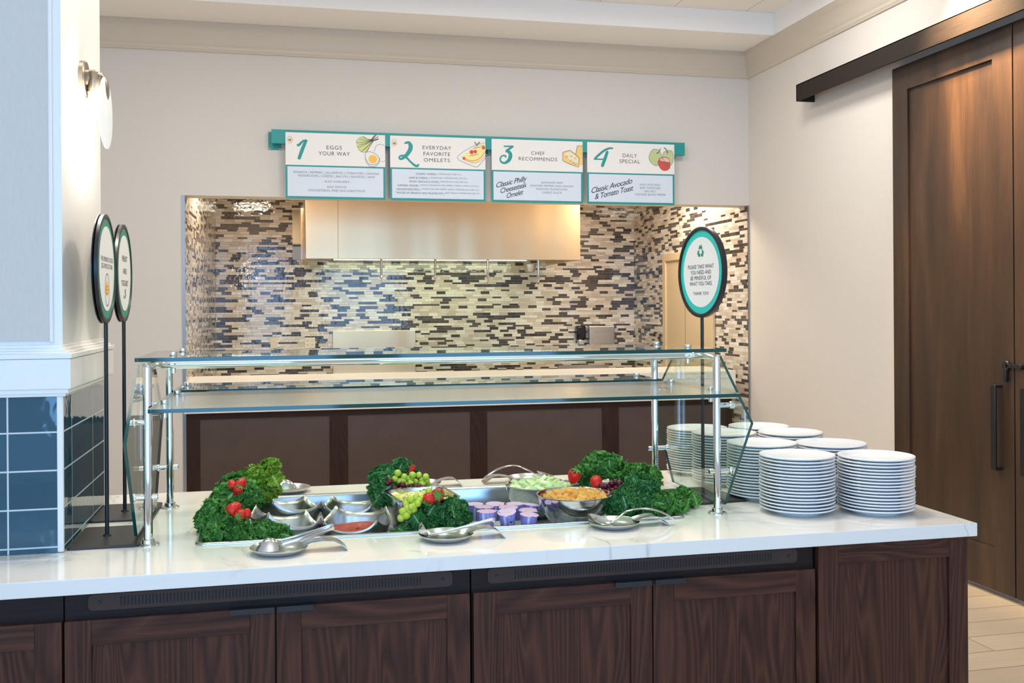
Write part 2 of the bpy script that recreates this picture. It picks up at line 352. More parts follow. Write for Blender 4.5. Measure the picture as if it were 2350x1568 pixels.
c = n.mix(n.math('MULTIPLY', bl, n.math('GREATER_THAN', cr_[1], .45)), srgb(230, 192, 226), n.mix(pick, srgb(206, 84, 96), srgb(236, 196, 128)))
n.P(c, .3); n.bump(n.noise(n.mp(), 90, 2), .3, .002); M['lid'] = n.m
M['kdoor'] = flat('tan_painted_door', srgb(214, 190, 152), .5)
M['steel_trim'] = flat('aluminium_trim', srgb(170, 176, 184), .3, 1)
M['white_quartz_apron'] = flat('white_solid_surface', srgb(232, 226, 212), .3)

# ------------------------------------------------------------------ room shell
XW, YB, ZC = 3.98, 8.05, 3.865
OX0, OX1, OZ0, OZ1 = -.757, 3.98, 0, 2.54
m = MB(); m.box(-5, 5.2, -4, 12, -.06, 0); struct(m.build('floor', M['floor'], smooth=0))
m = MB()
m.box(-5, OX0, YB, YB + .2, 0, 4.3); m.box(OX0, XW + .15, YB, YB + .2, OZ1, 4.3)
struct(m.build('wall_back', M['paper_back'], smooth=0))
m = MB(); m.box(XW, XW + .15, -4, YB, 0, 4.3); struct(m.build('wall_right', M['paper_right'], smooth=0))
# aluminium edge trims of the pass-through
m = MB(); m.box(OX0 - .004, OX0 + .02, YB - .006, YB + .01, .2, OZ1); struct(m.build('trim_1', M['steel_trim'], smooth=0))
m = MB(); m.box(XW - .012, XW - .001, YB - .006, YB + .01, 0, OZ1); struct(m.build('trim_2', M['steel_trim'], smooth=0))
# ceiling: soffit border, tray riser, tiled tray
TY = 7.44
m = MB(); m.box(-5, 3.9, TY, YB, ZC, ZC + .03); m.box(3.9, XW, -4, YB, ZC, ZC + .03); m.box(-5, 3.9, TY, TY + .03, ZC + .03, 4.055); m.box(3.9, 3.93, -4, TY, ZC + .03, 4.055); m.box(-5, XW, -4, YB, 4.06, 4.12)
tr = struct(m.build('ceiling', M['ceiling_paint'], smooth=0))
m = MB(); m.box(-5, 3.9, -4, TY, 4.045, 4.058); struct(m.build('ceiling_tray', M['ceiling_tile'], smooth=0)); bpy.data.objects['ceiling_tray'].name = 'ceiling_panel'; bpy.data.objects['ceiling_panel'].parent = tr
# crown moulding: profile (distance from wall, z)
prof = [(0, 3.650), (.012, 3.650), (.016, 3.662), (.022, 3.67), (.024, 3.69), (.03, 3.70), (.036, 3.72), (.046, 3.76), (.06, 3.80), (.066, 3.815), (.07, 3.82), (.074, 3.83), (.078, 3.864), (0, 3.864)]
def crown(name, pts):
    m = MB(); n_ = len(prof); vs = []
    for P_ in pts: vs += [P_(d, z) for d, z in prof]
    m.add(vs, [(i, i + 1, i + 1 + n_, i + n_) for i in range(n_ - 1)]); return struct(m.build(name, M['crown_paint'], smooth=25))
crown('trim_3', [lambda d, z: (-5, YB - d, z), lambda d, z: (XW - d, YB - d, z)])
crown('trim_4', [lambda d, z: (XW - d, YB - d, z), lambda d, z: (XW - d, -4, z)])

# wall end (pillar) on the left, standing on the counter
w_ = struct(MB().box(-1.9, -.661, 3.285, 3.955, 1.52, 4.045).box(-1.9, -.668, 3.278, 3.98, .9155, 1.40).build('wall_left', M['white_paint'], smooth=0))
m = MB(); m.box(-1.9, -.672, 3.270, 3.279, .916, 1.392); m.build('tile_cladding', M['tile_front'], w_, smooth=0)
m = MB(); m.box(-.669, -.660, 3.285, 3.986, .916, 1.392); m.build('tile_cladding', M['tile_side'], w_, smooth=0)
m = MB(); m.box(-.676, -.658, 3.268, 3.284, .916, 1.392); m.build('corner_strip', M['white_paint'], w_, smooth=0, bevel=.003)
m = MB(); m.box(-1.9, -.697, 3.280, 3.287, 1.56, 4.04); m.build('wallpaper_panel', M['paper_linen'], w_, smooth=0)
m = MB(); m.box(-.697, -.686, 3.275, 3.287, 1.555, 4.04); m.build('panel_moulding', M['white_paint'], w_, smooth=0, bevel=.004)
m = MB()
def ring(off, z0, z1): m.box(-1.9, -.66 + off, 3.27 - off, 3.99 + off, z0, z1)
ring(.012, 1.392, 1.402); ring(.022, 1.402, 1.414); ring(.03, 1.416, 1.506); ring(.026, 1.414, 1.416); ring(.026, 1.506, 1.508); ring(.034, 1.508, 1.522); ring(.022, 1.522, 1.530); ring(.012, 1.530, 1.538); ring(.002, 1.538, 1.548)
struct(m.build('trim_5', M['white_paint'], smooth=0, bevel=.002))

# ------------------------------------------------------------------ kitchen behind the pass-through
KY = 11.0
m = MB(); m.box(-.72, XW + .15, KY, KY + .1, 0, 3.1); struct(m.build('wall_kitchen_back', M['mosaic_x'], smooth=0))
m = MB(); m.add([(x, y, z) for z in (0, 3.1) for x, y in ((OX0 + .001, YB + .012), (OX0 + .016, YB + .012), (-.695, KY), (OX0 + .001, KY))], [(3, 2, 1, 0), (4, 5, 6, 7), (0, 1, 5, 4), (1, 2, 6, 5), (2, 3, 7, 6), (3, 0, 4, 7)]); struct(m.build('wall_kitchen_left', M['mosaic_y'], smooth=0))
m = MB(); m.box(XW, XW + .1, 8.68, KY, 0, 3.1); m.box(XW - .004, XW + .1, YB + .012, 8.68, 0, 2.6); struct(m.build('wall_kitchen_right', M['mosaic_y'], smooth=0))
m = MB(); m.box(-.72, XW + .1, YB + .2, KY, 3.0, 3.1); struct(m.build('ceiling_kitchen', M['ceiling_paint'], smooth=0))
d = struct(thing('door_3', 'x', 'x')); del d['label']; del d['category']
d.location = (XW, 9.4, 0)
MB().box(-.012, -.003, -.56, .56, 0, 2.14).build('door_panel', M['kdoor'], d, smooth=0)
MB().box(-.014, -.0121, .06, .066, 0, 2.14).build('seam', M['ink_grey'], d, smooth=0)
MB().box(-.03, -.003, -.64, -.56, 0, 2.22).box(-.03, -.003, .56, .64, 0, 2.22).box(-.03, -.003, -.56, .56, 2.14, 2.22).build('door_frame', M['kdoor'], d, smooth=0, bevel=.004)

# range hood
h = thing('range_hood', 'large brushed stainless steel exhaust hood over the cooking line', 'range hood', (.208, 9.66, 2.137))
MB().box(0, 2.716, 0, .012, 0, .86).box(0, .012, .012, 1.33, .0, .86).box(2.704, 2.716, .012, 1.33, 0, .86).build('hood_shell', M['hood_steel'], h, smooth=0, bevel=.003)
MB().box(.301, .304, -.0012, 0, .004, .86).build('seam', M['ink'], h, smooth=0)
MB().box(.012, 2.704, .06, 1.33, .05, .062).box(.012, 2.704, .012, .06, .0, .01).build('underside', M['steel'], h, smooth=0)
MB().box(.3, 2.4, .95, 1.25, .03, .05).build('light_housing', M['satin'], h, smooth=0, bevel=.004)
for x in (.93, 1.46, 1.99, 2.51):
    m = MB(); m.tube([(0, 0, 0), (0, 0, -.13), (0, 0, -.20)], [.012, .012, .010], 10)
    m.lathe([(.013, -.2), (.017, -.205), (.017, -.225), (.009, -.235)], n=10); m.tube([(0, 0, -.232), (.004, 0, -.25), (.0, 0, -.27), (-.018, 0, -.285), (-.02, 0, -.3)], .005, 8)
    o = m.build('extinguisher_nozzle', M['polished'], h); o.location = (x - .208, .10, .05)
cup = MB().lathe([(.05, 0), (.055, .005), (.068, .085), (.074, .087), (.07, .09), (.06, .088), (.048, .012)], n=24)
c_ = cup.build('grease_cup', M['steel'], None); c_.location = (2.62, 10.55, 2.045); tag(c_, 'small steel grease cup hanging under the right end of the hood', 'cup')
MB().box(.097, .206, KY - .008, KY, 2.19, 2.75).build('steel_filler_strip', M['mirror_steel'], None, smooth=0)
tag(bpy.data.objects['steel_filler_strip'], 'narrow reflective steel strip on the mosaic wall left of the hood', 'panel')

# cooking line below the hood
k = thing('steel_work_table', 'stainless steel work table along the left of the kitchen wall', 'table', (-.14, 10.6, 0))
MB().box(-.53, .6, -.36, .38, .9, .95).build('tabletop', M['steel'], k, smooth=0, bevel=.004)
for x in (-.5, .56):
    for y in (-.32, .34): MB().lathe([(.02, 0), (.02, .9)], (x, y, 0), 12).build('leg', M['steel'], k)
k = thing('griddle', 'stainless flat-top griddle with tall rear splash guard', 'griddle', (.965, 10.6, 0))
MB().box(-.45, .45, -.38, .36, 0, .93).build('body', M['steel'], k, smooth=0, bevel=.005)
MB().box(-.45, .45, .365, .395, .93, 1.42).build('splash_guard', M['hood_steel'], k, smooth=0, bevel=.003)
MB().box(-.43, .43, -.36, -.3, .93, .985).box(-.43, .43, -.37, .34, .93, .94).build('cooking_plate', M['polished'], k, smooth=0, bevel=.004)
k = thing('kitchen_range', 'stainless steel range right of the griddle in the kitchen', 'stove', (1.95, 10.6, 0))
MB().box(-.52, .6, -.38, .36, 0, .90).build('body', M['steel'], k, smooth=0, bevel=.005)
MB().box(-.5, .58, -.36, .3, .90, .93).build('grates', M['vent'], k, smooth=0)
k = thing('hand_sink', 'stainless hand sink at the right end of the kitchen wall', 'sink', (3.35, 10.75, 0))
MB().box(-.3, .3, -.22, .23, .78, .9).build('basin', M['steel'], k, smooth=0, bevel=.01)
MB().box(-.3, .3, .215, .235, .9, 1.0).build('splash', M['steel'], k, smooth=0)
MB().box(3.395, 3.70, KY - .12, KY, 1.235, 1.445).build('paper_towel_dispenser', M['steel'], None, smooth=0, bevel=.01)
tag(bpy.data.objects['paper_towel_dispenser'], 'stainless paper towel dispenser on the mosaic wall beside the black soap dispenser', 'dispenser')
k = thing('soap_dispenser', 'black soap dispenser on the mosaic wall left of the steel towel dispenser', 'dispenser', (3.31, KY - .05, 1.23))
MB().box(-.055, .055, -.05, .05, .06, .22).build('body', M['black_plastic'], k, bevel=.02, smooth=30, segs=3)
MB().box(-.035, .035, -.04, .05, 0, .06).build('push_bar', M['polished'], k, bevel=.006)
for nm, x0, x1, z0, z1, lb, ho in (('blank_wall_plate', -.143, -.071, 1.238, 1.356, 'ivory blank plate on the mosaic wall, left of the power outlet', 0), ('power_outlet', .218, .33, 1.235, 1.352, 'ivory double power outlet on the mosaic wall left of the griddle', 1)):
    o = MB().box(-(x1 - x0) / 2, (x1 - x0) / 2, -.006, 0, -.058, .058).build(nm, M['outlet'], None, bevel=.002); o.location = ((x0 + x1) / 2, KY, (z0 + z1) / 2); tag(o, lb, 'outlet')
    if ho:
        q = MB()
        for sx in (-.026, .026):
            for sz in (-.022, .022): q.box(sx - .008, sx - .005, -.007, -.0055, sz - .005, sz + .005).box(sx + .005, sx + .008, -.007, -.0055, sz - .005, sz + .005)
        q.build('sockets', M['ink'], o, smooth=0)

# bar counter in the pass-through
m = MB(); m.box(-.752, 3.83, YB - .03, 8.72, 1.075, 1.10); m.box(-.752, 3.83, YB - .03, YB + .03, .855, 1.0755); m.box(3.80, 3.83, YB + .03, 8.72, .855, 1.0755)
o = m.build('serving_ledge', M['white_quartz_apron'], None, smooth=0, bevel=.004); tag(o, 'long white ledge of the omelet station behind the buffet', 'counter')
k = thing('bar_front', 'dark wood panelled front under the white omelet station ledge', 'bar front', (-.752, YB + .002, 0))
m = MB(); m.box(0, 4.56, .02, .04, 0, .852); m.build('backboard', M['bar_wood'], k, smooth=0)
MB().box(0, 4.56, 0, .02, .808, .852).build('rail', M['bar_wood'], k, smooth=0, bevel=.002)
xs = [(0, .115), (1.102, 1.245), (2.24, 2.38), (3.375, 3.52), (4.45, 4.56)]
for a, b in xs: MB().box(a, b, 0, .02, .12, .808).build('stile', M['bar_wood'], k, smooth=0, bevel=.002)
MB().box(0, 4.56, 0, .02, 0, .12).build('rail', M['bar_wood'], k, smooth=0, bevel=.002)
for i in range(4): MB().box(xs[i][1], xs[i + 1][0], .010, .0195, .12, .808).build('panel', M['bar_panel'], k, smooth=0)

# ------------------------------------------------------------------ sliding doors on the right wall
def leaf(name, y0, y1, hy):
    d = thing(name, 'x', 'x', (3.93, 0, 0)); del d['label']; del d['category']; struct(d)
    st = .16
    MB().box(.016, .03, y0 + .01, y1 - .01, .04, 3.2).build('door_panel', M['door_wood'], d, smooth=0)
    for a, b in ((y0, y0 + st), (y1 - st, y1)): MB().box(0, .0159, a, b, .03, 3.215).build('stile', M['door_wood'], d, smooth=0, bevel=.002)
    for a, b in ((.03, .27), (3.05, 3.215)): MB().box(0, .0159, y0 + st, y1 - st, a, b).build('rail', M['door_wood'], d, smooth=0, bevel=.002)
    U = [(0, .725), (-.05, .725), (-.05, 1.205), (0, 1.205), (0, 1.19), (-.036, 1.19), (-.036, .74), (0, .74)]
    t = MB(); t.add([(x, y, z) for y in (hy - .02, hy + .02) for x, z in U], [(i, (i + 1) % 8, 8 + (i + 1) % 8, 8 + i) for i in range(8)] + [(0, 7, 6, 1), (1, 6, 5, 2), (2, 5, 4, 3), (8, 9, 14, 15), (9, 10, 13, 14), (10, 11, 12, 13)])
    t.build('door_handle', M['black_metal'], d, bevel=.004)
    return d
leaf('door_1', 4.752, 5.862, 4.86); leaf('door_2', 3.64, 4.742, 4.63)
k = thing('sliding_door_track', 'long dark wooden valance box over the two sliding doors', 'door track', (3.83, 6.946, 3.22))
MB().box(0, .015, -4.5, 0, 0, .128).box(0, .148, -.015, 0, 0, .128).box(0, .148, -4.5, 0, .118, .128).build('valance', M['track_wood'], k, smooth=0, bevel=.002)
MB().box(.07, .11, -4.5, -.03, .06, .1).build('rail', M['black_metal'], k, smooth=0)
k = thing('door_latch', 'black latch across the seam of the two sliding doors', 'latch', (3.93, 4.80, 1.3))
MB().lathe([(.024, -.02), (.03, -.014), (.03, 0)], (0, 0, .015), 16, axis='x').box(-.022, -.004, -.012, .012, -.075, .0).build('hasp', M['black_metal'], k, bevel=.003)
MB().box(-.02, -.006, -.11, -.01, .004, .026).lathe([(.014, -.022), (.016, -.01), (.016, 0)], (0, -.115, .013), 12, axis='x').build('bar', M['black_metal'], k, bevel=.002)

# ------------------------------------------------------------------ buffet counter
def rrect(cx, cy, hx, hy, r, n=6):
    out = []
    for sx, sy, a0 in ((1, 1, 0), (-1, 1, 90), (-1, -1, 180), (1, -1, 270)):
        for i in range(n + 1):
            a = R(a0 + 90 * i / n); out.append((cx + sx * (hx - r) + r * cos(a), cy + sy * (hy - r) + r * sin(a)))
    return out
def loops(m, L, close_top=False, close_bot=False, mi=0):
    n = len(L[0]); vs = [p for l in L for p in l]
    fs = [(i * n + k, i * n + (k + 1) % n, (i + 1) * n + (k + 1) % n, (i + 1) * n + k) for i in range(len(L) - 1) for k in range(n)]
    if close_bot: fs.append(tuple(range(n))[::-1])
    if close_top: fs.append(tuple((len(L) - 1) * n + k for k in range(n)))
    return m.add(vs, fs, mi)
CT = .915; CX1 = 2.282; CY0, CY1 = 2.935, 4.235
WX0, WX1, WY0, WY1 = -.262, 1.352, 3.262, 4.005
m = MB(); ox = [-1.9, CX1]; o_ = [(-1.9, CY0), (CX1, CY0), (CX1, CY1), (-1.9, CY1)]; i_ = [(WX0, WY0), (WX1, WY0), (WX1, WY1), (WX0, WY1)]
vs = [(x, y, z) for z in (CT - .044, CT) for q in (o_, i_) for x, y in q]; fs = []
for k in range(4):
    j = (k + 1) % 4; fs += [(8 + k, 8 + j, 12 + j, 12 + k), (k, 4 + k, 4 + j, j), (k, j, 8 + j, 8 + k), (4 + k, 12 + k, 12 + j, 4 + j)]
m.add(vs, fs); ct = m.build('countertop', M['quartz'], None, smooth=0, bevel=.003)
tag(ct, 'long white quartz countertop of the buffet with a food well', 'countertop')
k = thing('food_well', 'sunken rectangular stainless steel food well in the white countertop', 'food well', ((WX0 + WX1) / 2, (WY0 + WY1) / 2, CT))
hx, hy = (WX1 - WX0) / 2, (WY1 - WY0) / 2
def rl(d, z, r): return [(x, y, z) for x, y in rrect(0, 0, hx + d, hy + d, r)]
m = MB(); loops(m, [rl(.014, 0.0005, .035), rl(.014, .005, .035), rl(.011, .008, .032), rl(.0, .0085, .024), rl(-.006, .006, .02), rl(-.009, 0, .018), rl(-.012, -.085, .014)])
m.build('rim', M['satin'], k, smooth=50)
m = MB(); loops(m, [rl(-.0125, -.085, .014)], close_top=True); m.build('well_floor', M['steel'], k, smooth=0)
m = MB(); rr = random.Random(3)
m.grid(lambda u, v: (-hx + .02 + u * (2 * hx - .04), -hy + .02 + v * (2 * hy - .04), -.072 + .009 * sin(u * 90 + v * 31) * cos(v * 47 - u * 20)), 110, 50); ic = m.build('crushed_ice', M['ice'], None, smooth=60)
ic.location = k.location; tag(ic, 'bed of crushed ice on the floor of the steel food well', 'ice', kind='stuff')

# base cabinets
CF = 2.985
def cab(label, x0, x1, doors, vent=None, full=False):
    k = thing('base_cabinet', label, 'cabinet', (x0, CF, 0)); W = x1 - x0
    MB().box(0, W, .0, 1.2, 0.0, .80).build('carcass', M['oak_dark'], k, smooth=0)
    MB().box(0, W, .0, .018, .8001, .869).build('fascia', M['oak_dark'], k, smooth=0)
    for a, b, side in doors:
        zt = .866 if full else .79; a -= x0; b -= x0; st = .07 if not full else .072
        zi = zt - (.07 if not full else .066)
        d = MB().box(a, b, -.010, -.0005, .05, zt).build('end_panel' if full else 'door', M['oak'], k, smooth=0)
        for p, q in ((a, a + st), (b - st, b)): MB().box(p, q, -.02, -.0101, .05, zt).build('stile', M['oak'], d, smooth=0, bevel=.0015)
        for p, q in ((zi, zt), (.05, .12)): MB().box(a + st, b - st, -.02, -.0101, p, q).build('rail', M['oak_h'], d, smooth=0, bevel=.0015)
        if side:
            h0, h1 = (b - .125, b - .003) if side == 'r' else (a + .003, a + .105)
            m = MB(); m.add([(x, y, z) for x in (h0, h1) for y, z in ((-.002, zt + .0005), (-.002, zt + .0035), (-.032, zt + .0035), (-.032, zt - .012), (-.029, zt - .012), (-.029, zt + .0005))], [(i, (i + 1) % 6, 6 + (i + 1) % 6, 6 + i) for i in range(6)] + [(5, 4, 3, 2, 1, 0), (6, 7, 8, 9, 10, 11)])
            m.build('pull', M['black_metal'], d, smooth=0)
    if vent:
        a, b = vent[0] - x0, vent[1] - x0; z0, z1 = .811, .858
        m = MB(); n_ = [(x, z) for x, z in rrect((a + b) / 2, (z0 + z1) / 2, (b - a) / 2, (z1 - z0) / 2, .014, 4)]; m.prism(n_, -.006, 0)
        v = m.build('vent_grille', M['vent'], k, smooth=0, bevel=.0012)
        m = MB(); n2 = int((b - a - .17) / .0095)
        for i in range(n2): m.box(a + .085 + i * .0095, a + .0895 + i * .0095, -.0065, -.005, z0 + .011, z1 - .009)
        m.build('slots', M['black'], v, smooth=0)
        for sx in (a + .03, b - .03): MB().lathe([(0, -.008), (.004, -.008), (.005, -.006)], (sx, 0, (z0 + z1) / 2), 10, axis='y').build('screw', M['black_metal'], v)
    return k
cab('dark oak base cabinet at the far left, cut off by the photo edge', -1.9, -.603, [(-1.18, -.604, None)])
cab('left dark oak base cabinet with two doors and a vent grille', -.599, .546, [(-.597, -.030, 'r'), (-.026, .543, 'l')], (-.538, .493))
cab('middle dark oak base cabinet with two doors and a vent grille', .551, 1.696, [(.554, 1.126, 'r'), (1.130, 1.693, 'l')], (.600, 1.637))
cab('dark oak end panel cabinet under the plate stacks', 1.703, 2.268, [(1.705, 2.266, None)], None, True)

# ------------------------------------------------------------------ sneeze guard
PX0, PX1, PY0, PY1 = -.418, 1.504, 3.305, 3.917
g = thing('sneeze_guard', 'glass and chrome sneeze guard standing over the food well', 'sneeze guard', ((PX0 + PX1) / 2, (PY0 + PY1) / 2, CT))
gx, gy = g.location.x, g.location.y
def G(x, y, z): return (x - gx, y - gy, z - CT)
for x in (PX0, PX1):
    for y in (PY0, PY1):
        m = MB(); zt = 1.478; m.lathe([(.0135, 0), (.0135, zt - CT - .006), (.0125, zt - CT - .002), (.009, zt - CT)], G(x, y, CT), 28)
        m.lathe([(.0142, .43), (.0142, .433)], G(x, y, CT), 28)
        p = m.build('post', M['chrome'], g)
        MB().lathe([(.034, .0), (.034, .003), (.031, .0055), (.020, .007), (.019, .018), (.0165, .0195)], G(x, y, CT), 32).build('base_flange', M['polished'], p)
        sy = .18 if y < 3.6 else -.10
        sx = 1 if x < .5 else -1
for yp, yr in ((PY0, 3.43), (PY1, 3.745)):
    dy = 1 if yr > yp else -1
    pts = []
    for e, s in ((PX0, 1), (PX1, -1)):
        arm = [(e, yp, 1.466), (e + s * .004, yp + dy * .04, 1.472), (e + s * .018, yr - dy * .03, 1.474), (e + s * .045, yr - dy * .006, 1.475), (e + s * .075, yr, 1.475)]
        pts.append(arm)
    path = pts[0] + [(PX0 + .3, yr, 1.475), (.5, yr, 1.475), (PX1 - .3, yr, 1.475)] + pts[1][::-1]
    rad = [.008, .010, .012, .0145, .0158] + [.0158] * 3 + [.0158, .0145, .012, .010, .008]
    MB().tube([G(*p) for p in path], rad, 20).build('rail', M['chrome'], g, smooth=60)
def sheet(name, x0, x1, y0, y1, z0, z1, r=.012, gm_='glass'):
    m = MB(); n_ = 5; P0 = rrect(0, 0, (x1 - x0) / 2, (y1 - y0) / 2, r, n_); nn = len(P0)
    cx, cy = (x0 + x1) / 2, (y0 + y1) / 2
    m.add([G(a + cx, b + cy, z0) for a, b in P0], [tuple(range(nn))[::-1]], 0); m.add([G(a + cx, b + cy, z1) for a, b in P0], [tuple(range(nn))], 0)
    vs = [G(a + cx, b + cy, z) for z in (z0, z1) for a, b in P0]; m.add(vs, [(i, (i + 1) % nn, nn + (i + 1) % nn, nn + i) for i in range(nn)], 1)
    return m.build(name, [M[gm_], M['glass_edge']], g, smooth=40)
sheet('glass_shelf', -.455, 1.538, 3.285, 3.87, 1.491, 1.503)
sheet('glass_shelf', -.402, 1.535, 3.165, 3.80, 1.341, 1.353, gm_='glass_used')
sheet('glass_shelf', -.402, 1.535, 3.90, 4.26, 1.341, 1.353)
def standoff(x, y, zg, zb):
    m = MB(); m.lathe([(.008, zb - zg - .009), (.008, -.009), (.0125, -.0088), (.0125, -.0112 + .002)], G(x, y, zg), 18); m.lathe([(.0125, .0002), (.0135, .002), (.0135, .004), (.011, .0042), (.011, .007), (.0135, .0072), (.0135, .0105), (.011, .012), (.0, .012)], G(x, y, zg), 20)
    m.build('standoff', M['chrome'], g)
for x in (-.353, 1.447):
    standoff(x, 3.43, 1.503, 1.455); standoff(x, 3.745, 1.503, 1.46)
for x in (-.372, 1.502): standoff(x, 3.35, 1.353, 1.318)
for x in (-.372, 1.502): standoff(x, 3.73, 1.353, 1.318); standoff(x, 3.935, 1.353, 1.318); standoff(x, 4.13, 1.353, 1.318)
for x, s in ((PX0, 1), (PX1, -1)):       # brackets below the lower shelves
    m = MB(); xx = -.372 if s == 1 else 1.502
    for y in (3.35, 3.73, 3.935, 4.13):
        yp = PY0 if y < 3.6 else PY1; m.tube([G(x, yp, 1.325), G(xx, y, 1.325)], .006, 10)
    m.build('shelf_bracket', M['chrome'], g)
for x, s in ((-.463, -1), (1.561, 1)):
    prof_ = [(3.40, 1.472), (3.145, 1.252), (3.365, .932), (3.86, .932), (4.08, 1.252), (3.825, 1.472)]
    m = MB(); n_ = len(prof_); t = .005
    for q, xx in ((0, x - t), (1, x + t)):
        f = tuple(range(n_)); m.add([G(xx, a, b) for a, b in prof_], [f if q else f[::-1]], 0)
    vs = [G(xx, a, b) for xx in (x - t, x + t) for a, b in prof_]; m.add(vs, [(i, (i + 1) % n_, n_ + (i + 1) % n_, n_ + i) for i in range(n_)], 1)
    m.build('end_panel', [M['glass'], M['glass_edge']], g, smooth=0)
    px = PX0 if s < 0 else PX1
    for y in (PY0 + .001, PY1):
        for z in (1.065, 1.30):
            m = MB(); m.lathe([(.009, min(0, s * .001)), (.009, s * (abs(x - px) - .005))], G(px, y + (.1 if y < 3.6 else -.1) * 0, z), 16, axis='x'); m.lathe([(.0125, -.009), (.0135, -.006), (.0135, .006), (.012, .009), (0, .009)], G(x, y, z), 18, axis='x')
            if z < 1.2: m.lathe([(.009, 0), (.009, -s * .028), (.007, -s * .03), (0, -s * .03)], G(px, y, z), 16, axis='x')
            m.build('panel_clamp', M['chrome'], g)

# ------------------------------------------------------------------ lettering
DG = None
def text_mesh(s, bold=0, shear=0, spacing=1.0):
    cu = bpy.data.curves.new('t', 'FONT'); cu.body = s; cu.size = 1; cu.offset = bold; cu.shear = shear; cu.space_character = spacing; cu.resolution_u = 4; cu.align_x = 'LEFT'
    o = bpy.data.objects.new('t', cu); C.objects.link(o); dg = bpy.context.evaluated_depsgraph_get(); dg.update()
    me = bpy.data.meshes.new_from_object(o.evaluated_get(dg)); V = [(v.co.x, v.co.y) for v in me.vertices]; F = [tuple(p.vertices) for p in me.polygons]
    bpy.data.objects.remove(o); bpy.data.curves.remove(cu); bpy.data.meshes.remove(me); return V, F
def put_text(m, s, cx, cz, W, H=None, rot=0, y=-.0005, bold=0, shear=0, spacing=1.0, mi=0, anchor='c'):
    V, F = text_mesh(s, bold, shear, spacing)
    x0 = min(v[0] for v in V); x1 = max(v[0] for v in V); z0 = min(v[1] for v in V); z1 = max(v[1] for v in V)
    sx = W / (x1 - x0); cap = .70
    sz = sx if H is None else H / cap
    zc = cap / 2; out = []
    for a, b in V:
        u, v = (a - (x0 + x1) / 2) * sx, (b - zc) * sz
        out.append((cx + u * cos(rot) - v * sin(rot), y, cz + u * sin(rot) + v * cos(rot)))
    m.add(out, F, mi)
def stroke(m, pts, wd, y=-.0006, mi=0, smooth=True, caps=True):
    # ribbon through pts in the xz plane; widths may vary along it
    if smooth and len(pts) > 2:
        P = []; Wd = []; ws = wd if isinstance(wd, (list, tuple)) else [wd] * len(pts)
        for i in range(len(pts) - 1):
            p0 = pts[max(i - 1, 0)]; p1 = pts[i]; p2 = pts[i + 1]; p3 = pts[min(i + 2, len(pts) - 1)]
            for t in (0, .25, .5, .75):
                P.append(tuple(.5 * ((2 * p1[k]) + (-p0[k] + p2[k]) * t + (2 * p0[k] - 5 * p1[k] + 4 * p2[k] - p3[k]) * t * t + (-p0[k] + 3 * p1[k] - 3 * p2[k] + p3[k]) * t ** 3) for k in (0, 1)))
                Wd.append(ws[i] * (1 - t) + ws[i + 1] * t)
        P.append(pts[-1]); Wd.append(ws[-1])
    else: P = pts; Wd = wd if isinstance(wd, (list, tuple)) else [wd] * len(pts)
    vs = []; n_ = len(P)
    for i in range(n_):
        a = P[max(i - 1, 0)]; b = P[min(i + 1, n_ - 1)]; dx, dz = b[0] - a[0], b[1] - a[1]; l = math.hypot(dx, dz) or 1; nx, nz = -dz / l, dx / l
        yy = y - i * 1.5e-5; vs += [(P[i][0] + nx * Wd[i] / 2, yy, P[i][1] + nz * Wd[i] / 2), (P[i][0] - nx * Wd[i] / 2, yy, P[i][1] - nz * Wd[i] / 2)]
    m.add(vs, [(2 * i, 2 * i + 1, 2 * i + 3, 2 * i + 2) for i in range(n_ - 1)], mi)
    if caps:
        for q in (0, -1):
            m.add([(P[q][0] + Wd[q] / 2 * cos(k * pi / 6), y - .00004 - (n_ * 1.5e-5 if q else 0), P[q][1] + Wd[q] / 2 * sin(k * pi / 6)) for k in range(12)], [tuple(range(12))], mi)
def blob(m, pts, y=-.0004, mi=0):
    n_ = len(pts); P = []
    for i in range(n_):
        p0, p1, p2, p3 = pts[i - 1], pts[i], pts[(i + 1) % n_], pts[(i + 2) % n_]
        for t in (0, .33, .66): P.append(tuple(.5 * ((2 * p1[k]) + (-p0[k] + p2[k]) * t + (2 * p0[k] - 5 * p1[k] + 4 * p2[k] - p3[k]) * t * t + (-p0[k] + 3 * p1[k] - 3 * p2[k] + p3[k]) * t ** 3) for k in (0, 1)))
    m.add([(a, y, b) for a, b in P], [tuple(range(len(P)))], mi)

# ------------------------------------------------------------------ menu boards
BY = 7.97
k = thing('sign_rail', 'teal metal rail carrying the four menu boards above the pass-through', 'sign rail', (-.105, BY + .004, 2.95))
MB().box(.02, 3.455, 0, .006, 0.0, .108).box(.02, 3.455, .006, .03, .102, .108).box(.02, 3.455, .006, .03, 0, .006).build('rail', M['teal'], k, smooth=0)
for x in (.04, 1.70, 3.34):
    b_ = MB().box(x - .045, x + .055, .068, .076, -.04, .10).box(x - .02, x + .03, .03, .068, .02, .06).build('bracket', M['teal'], k, smooth=0, bevel=.002)
    for sx in (-.035, .045):
        for sz in (-.03, .09): MB().lathe([(0, -.012), (.007, -.010), (.009, -.006)], (x + sx, .074, sz), 12, axis='y').build('bolt', M['polished'], b_)
BW, BH = .775, .518
CORN = {1: ((145, 90), (2130, 180), (125, 1405), (2105, 1470)), 2: ((140, 185), (2050, 250), (138, 1475), (2030, 1520)), 3: ((60, 258), (1885, 300), (72, 1525), (1880, 1535)), 4: ((55, 312), (1808, 340), (80, 1538), (1812, 1545))}
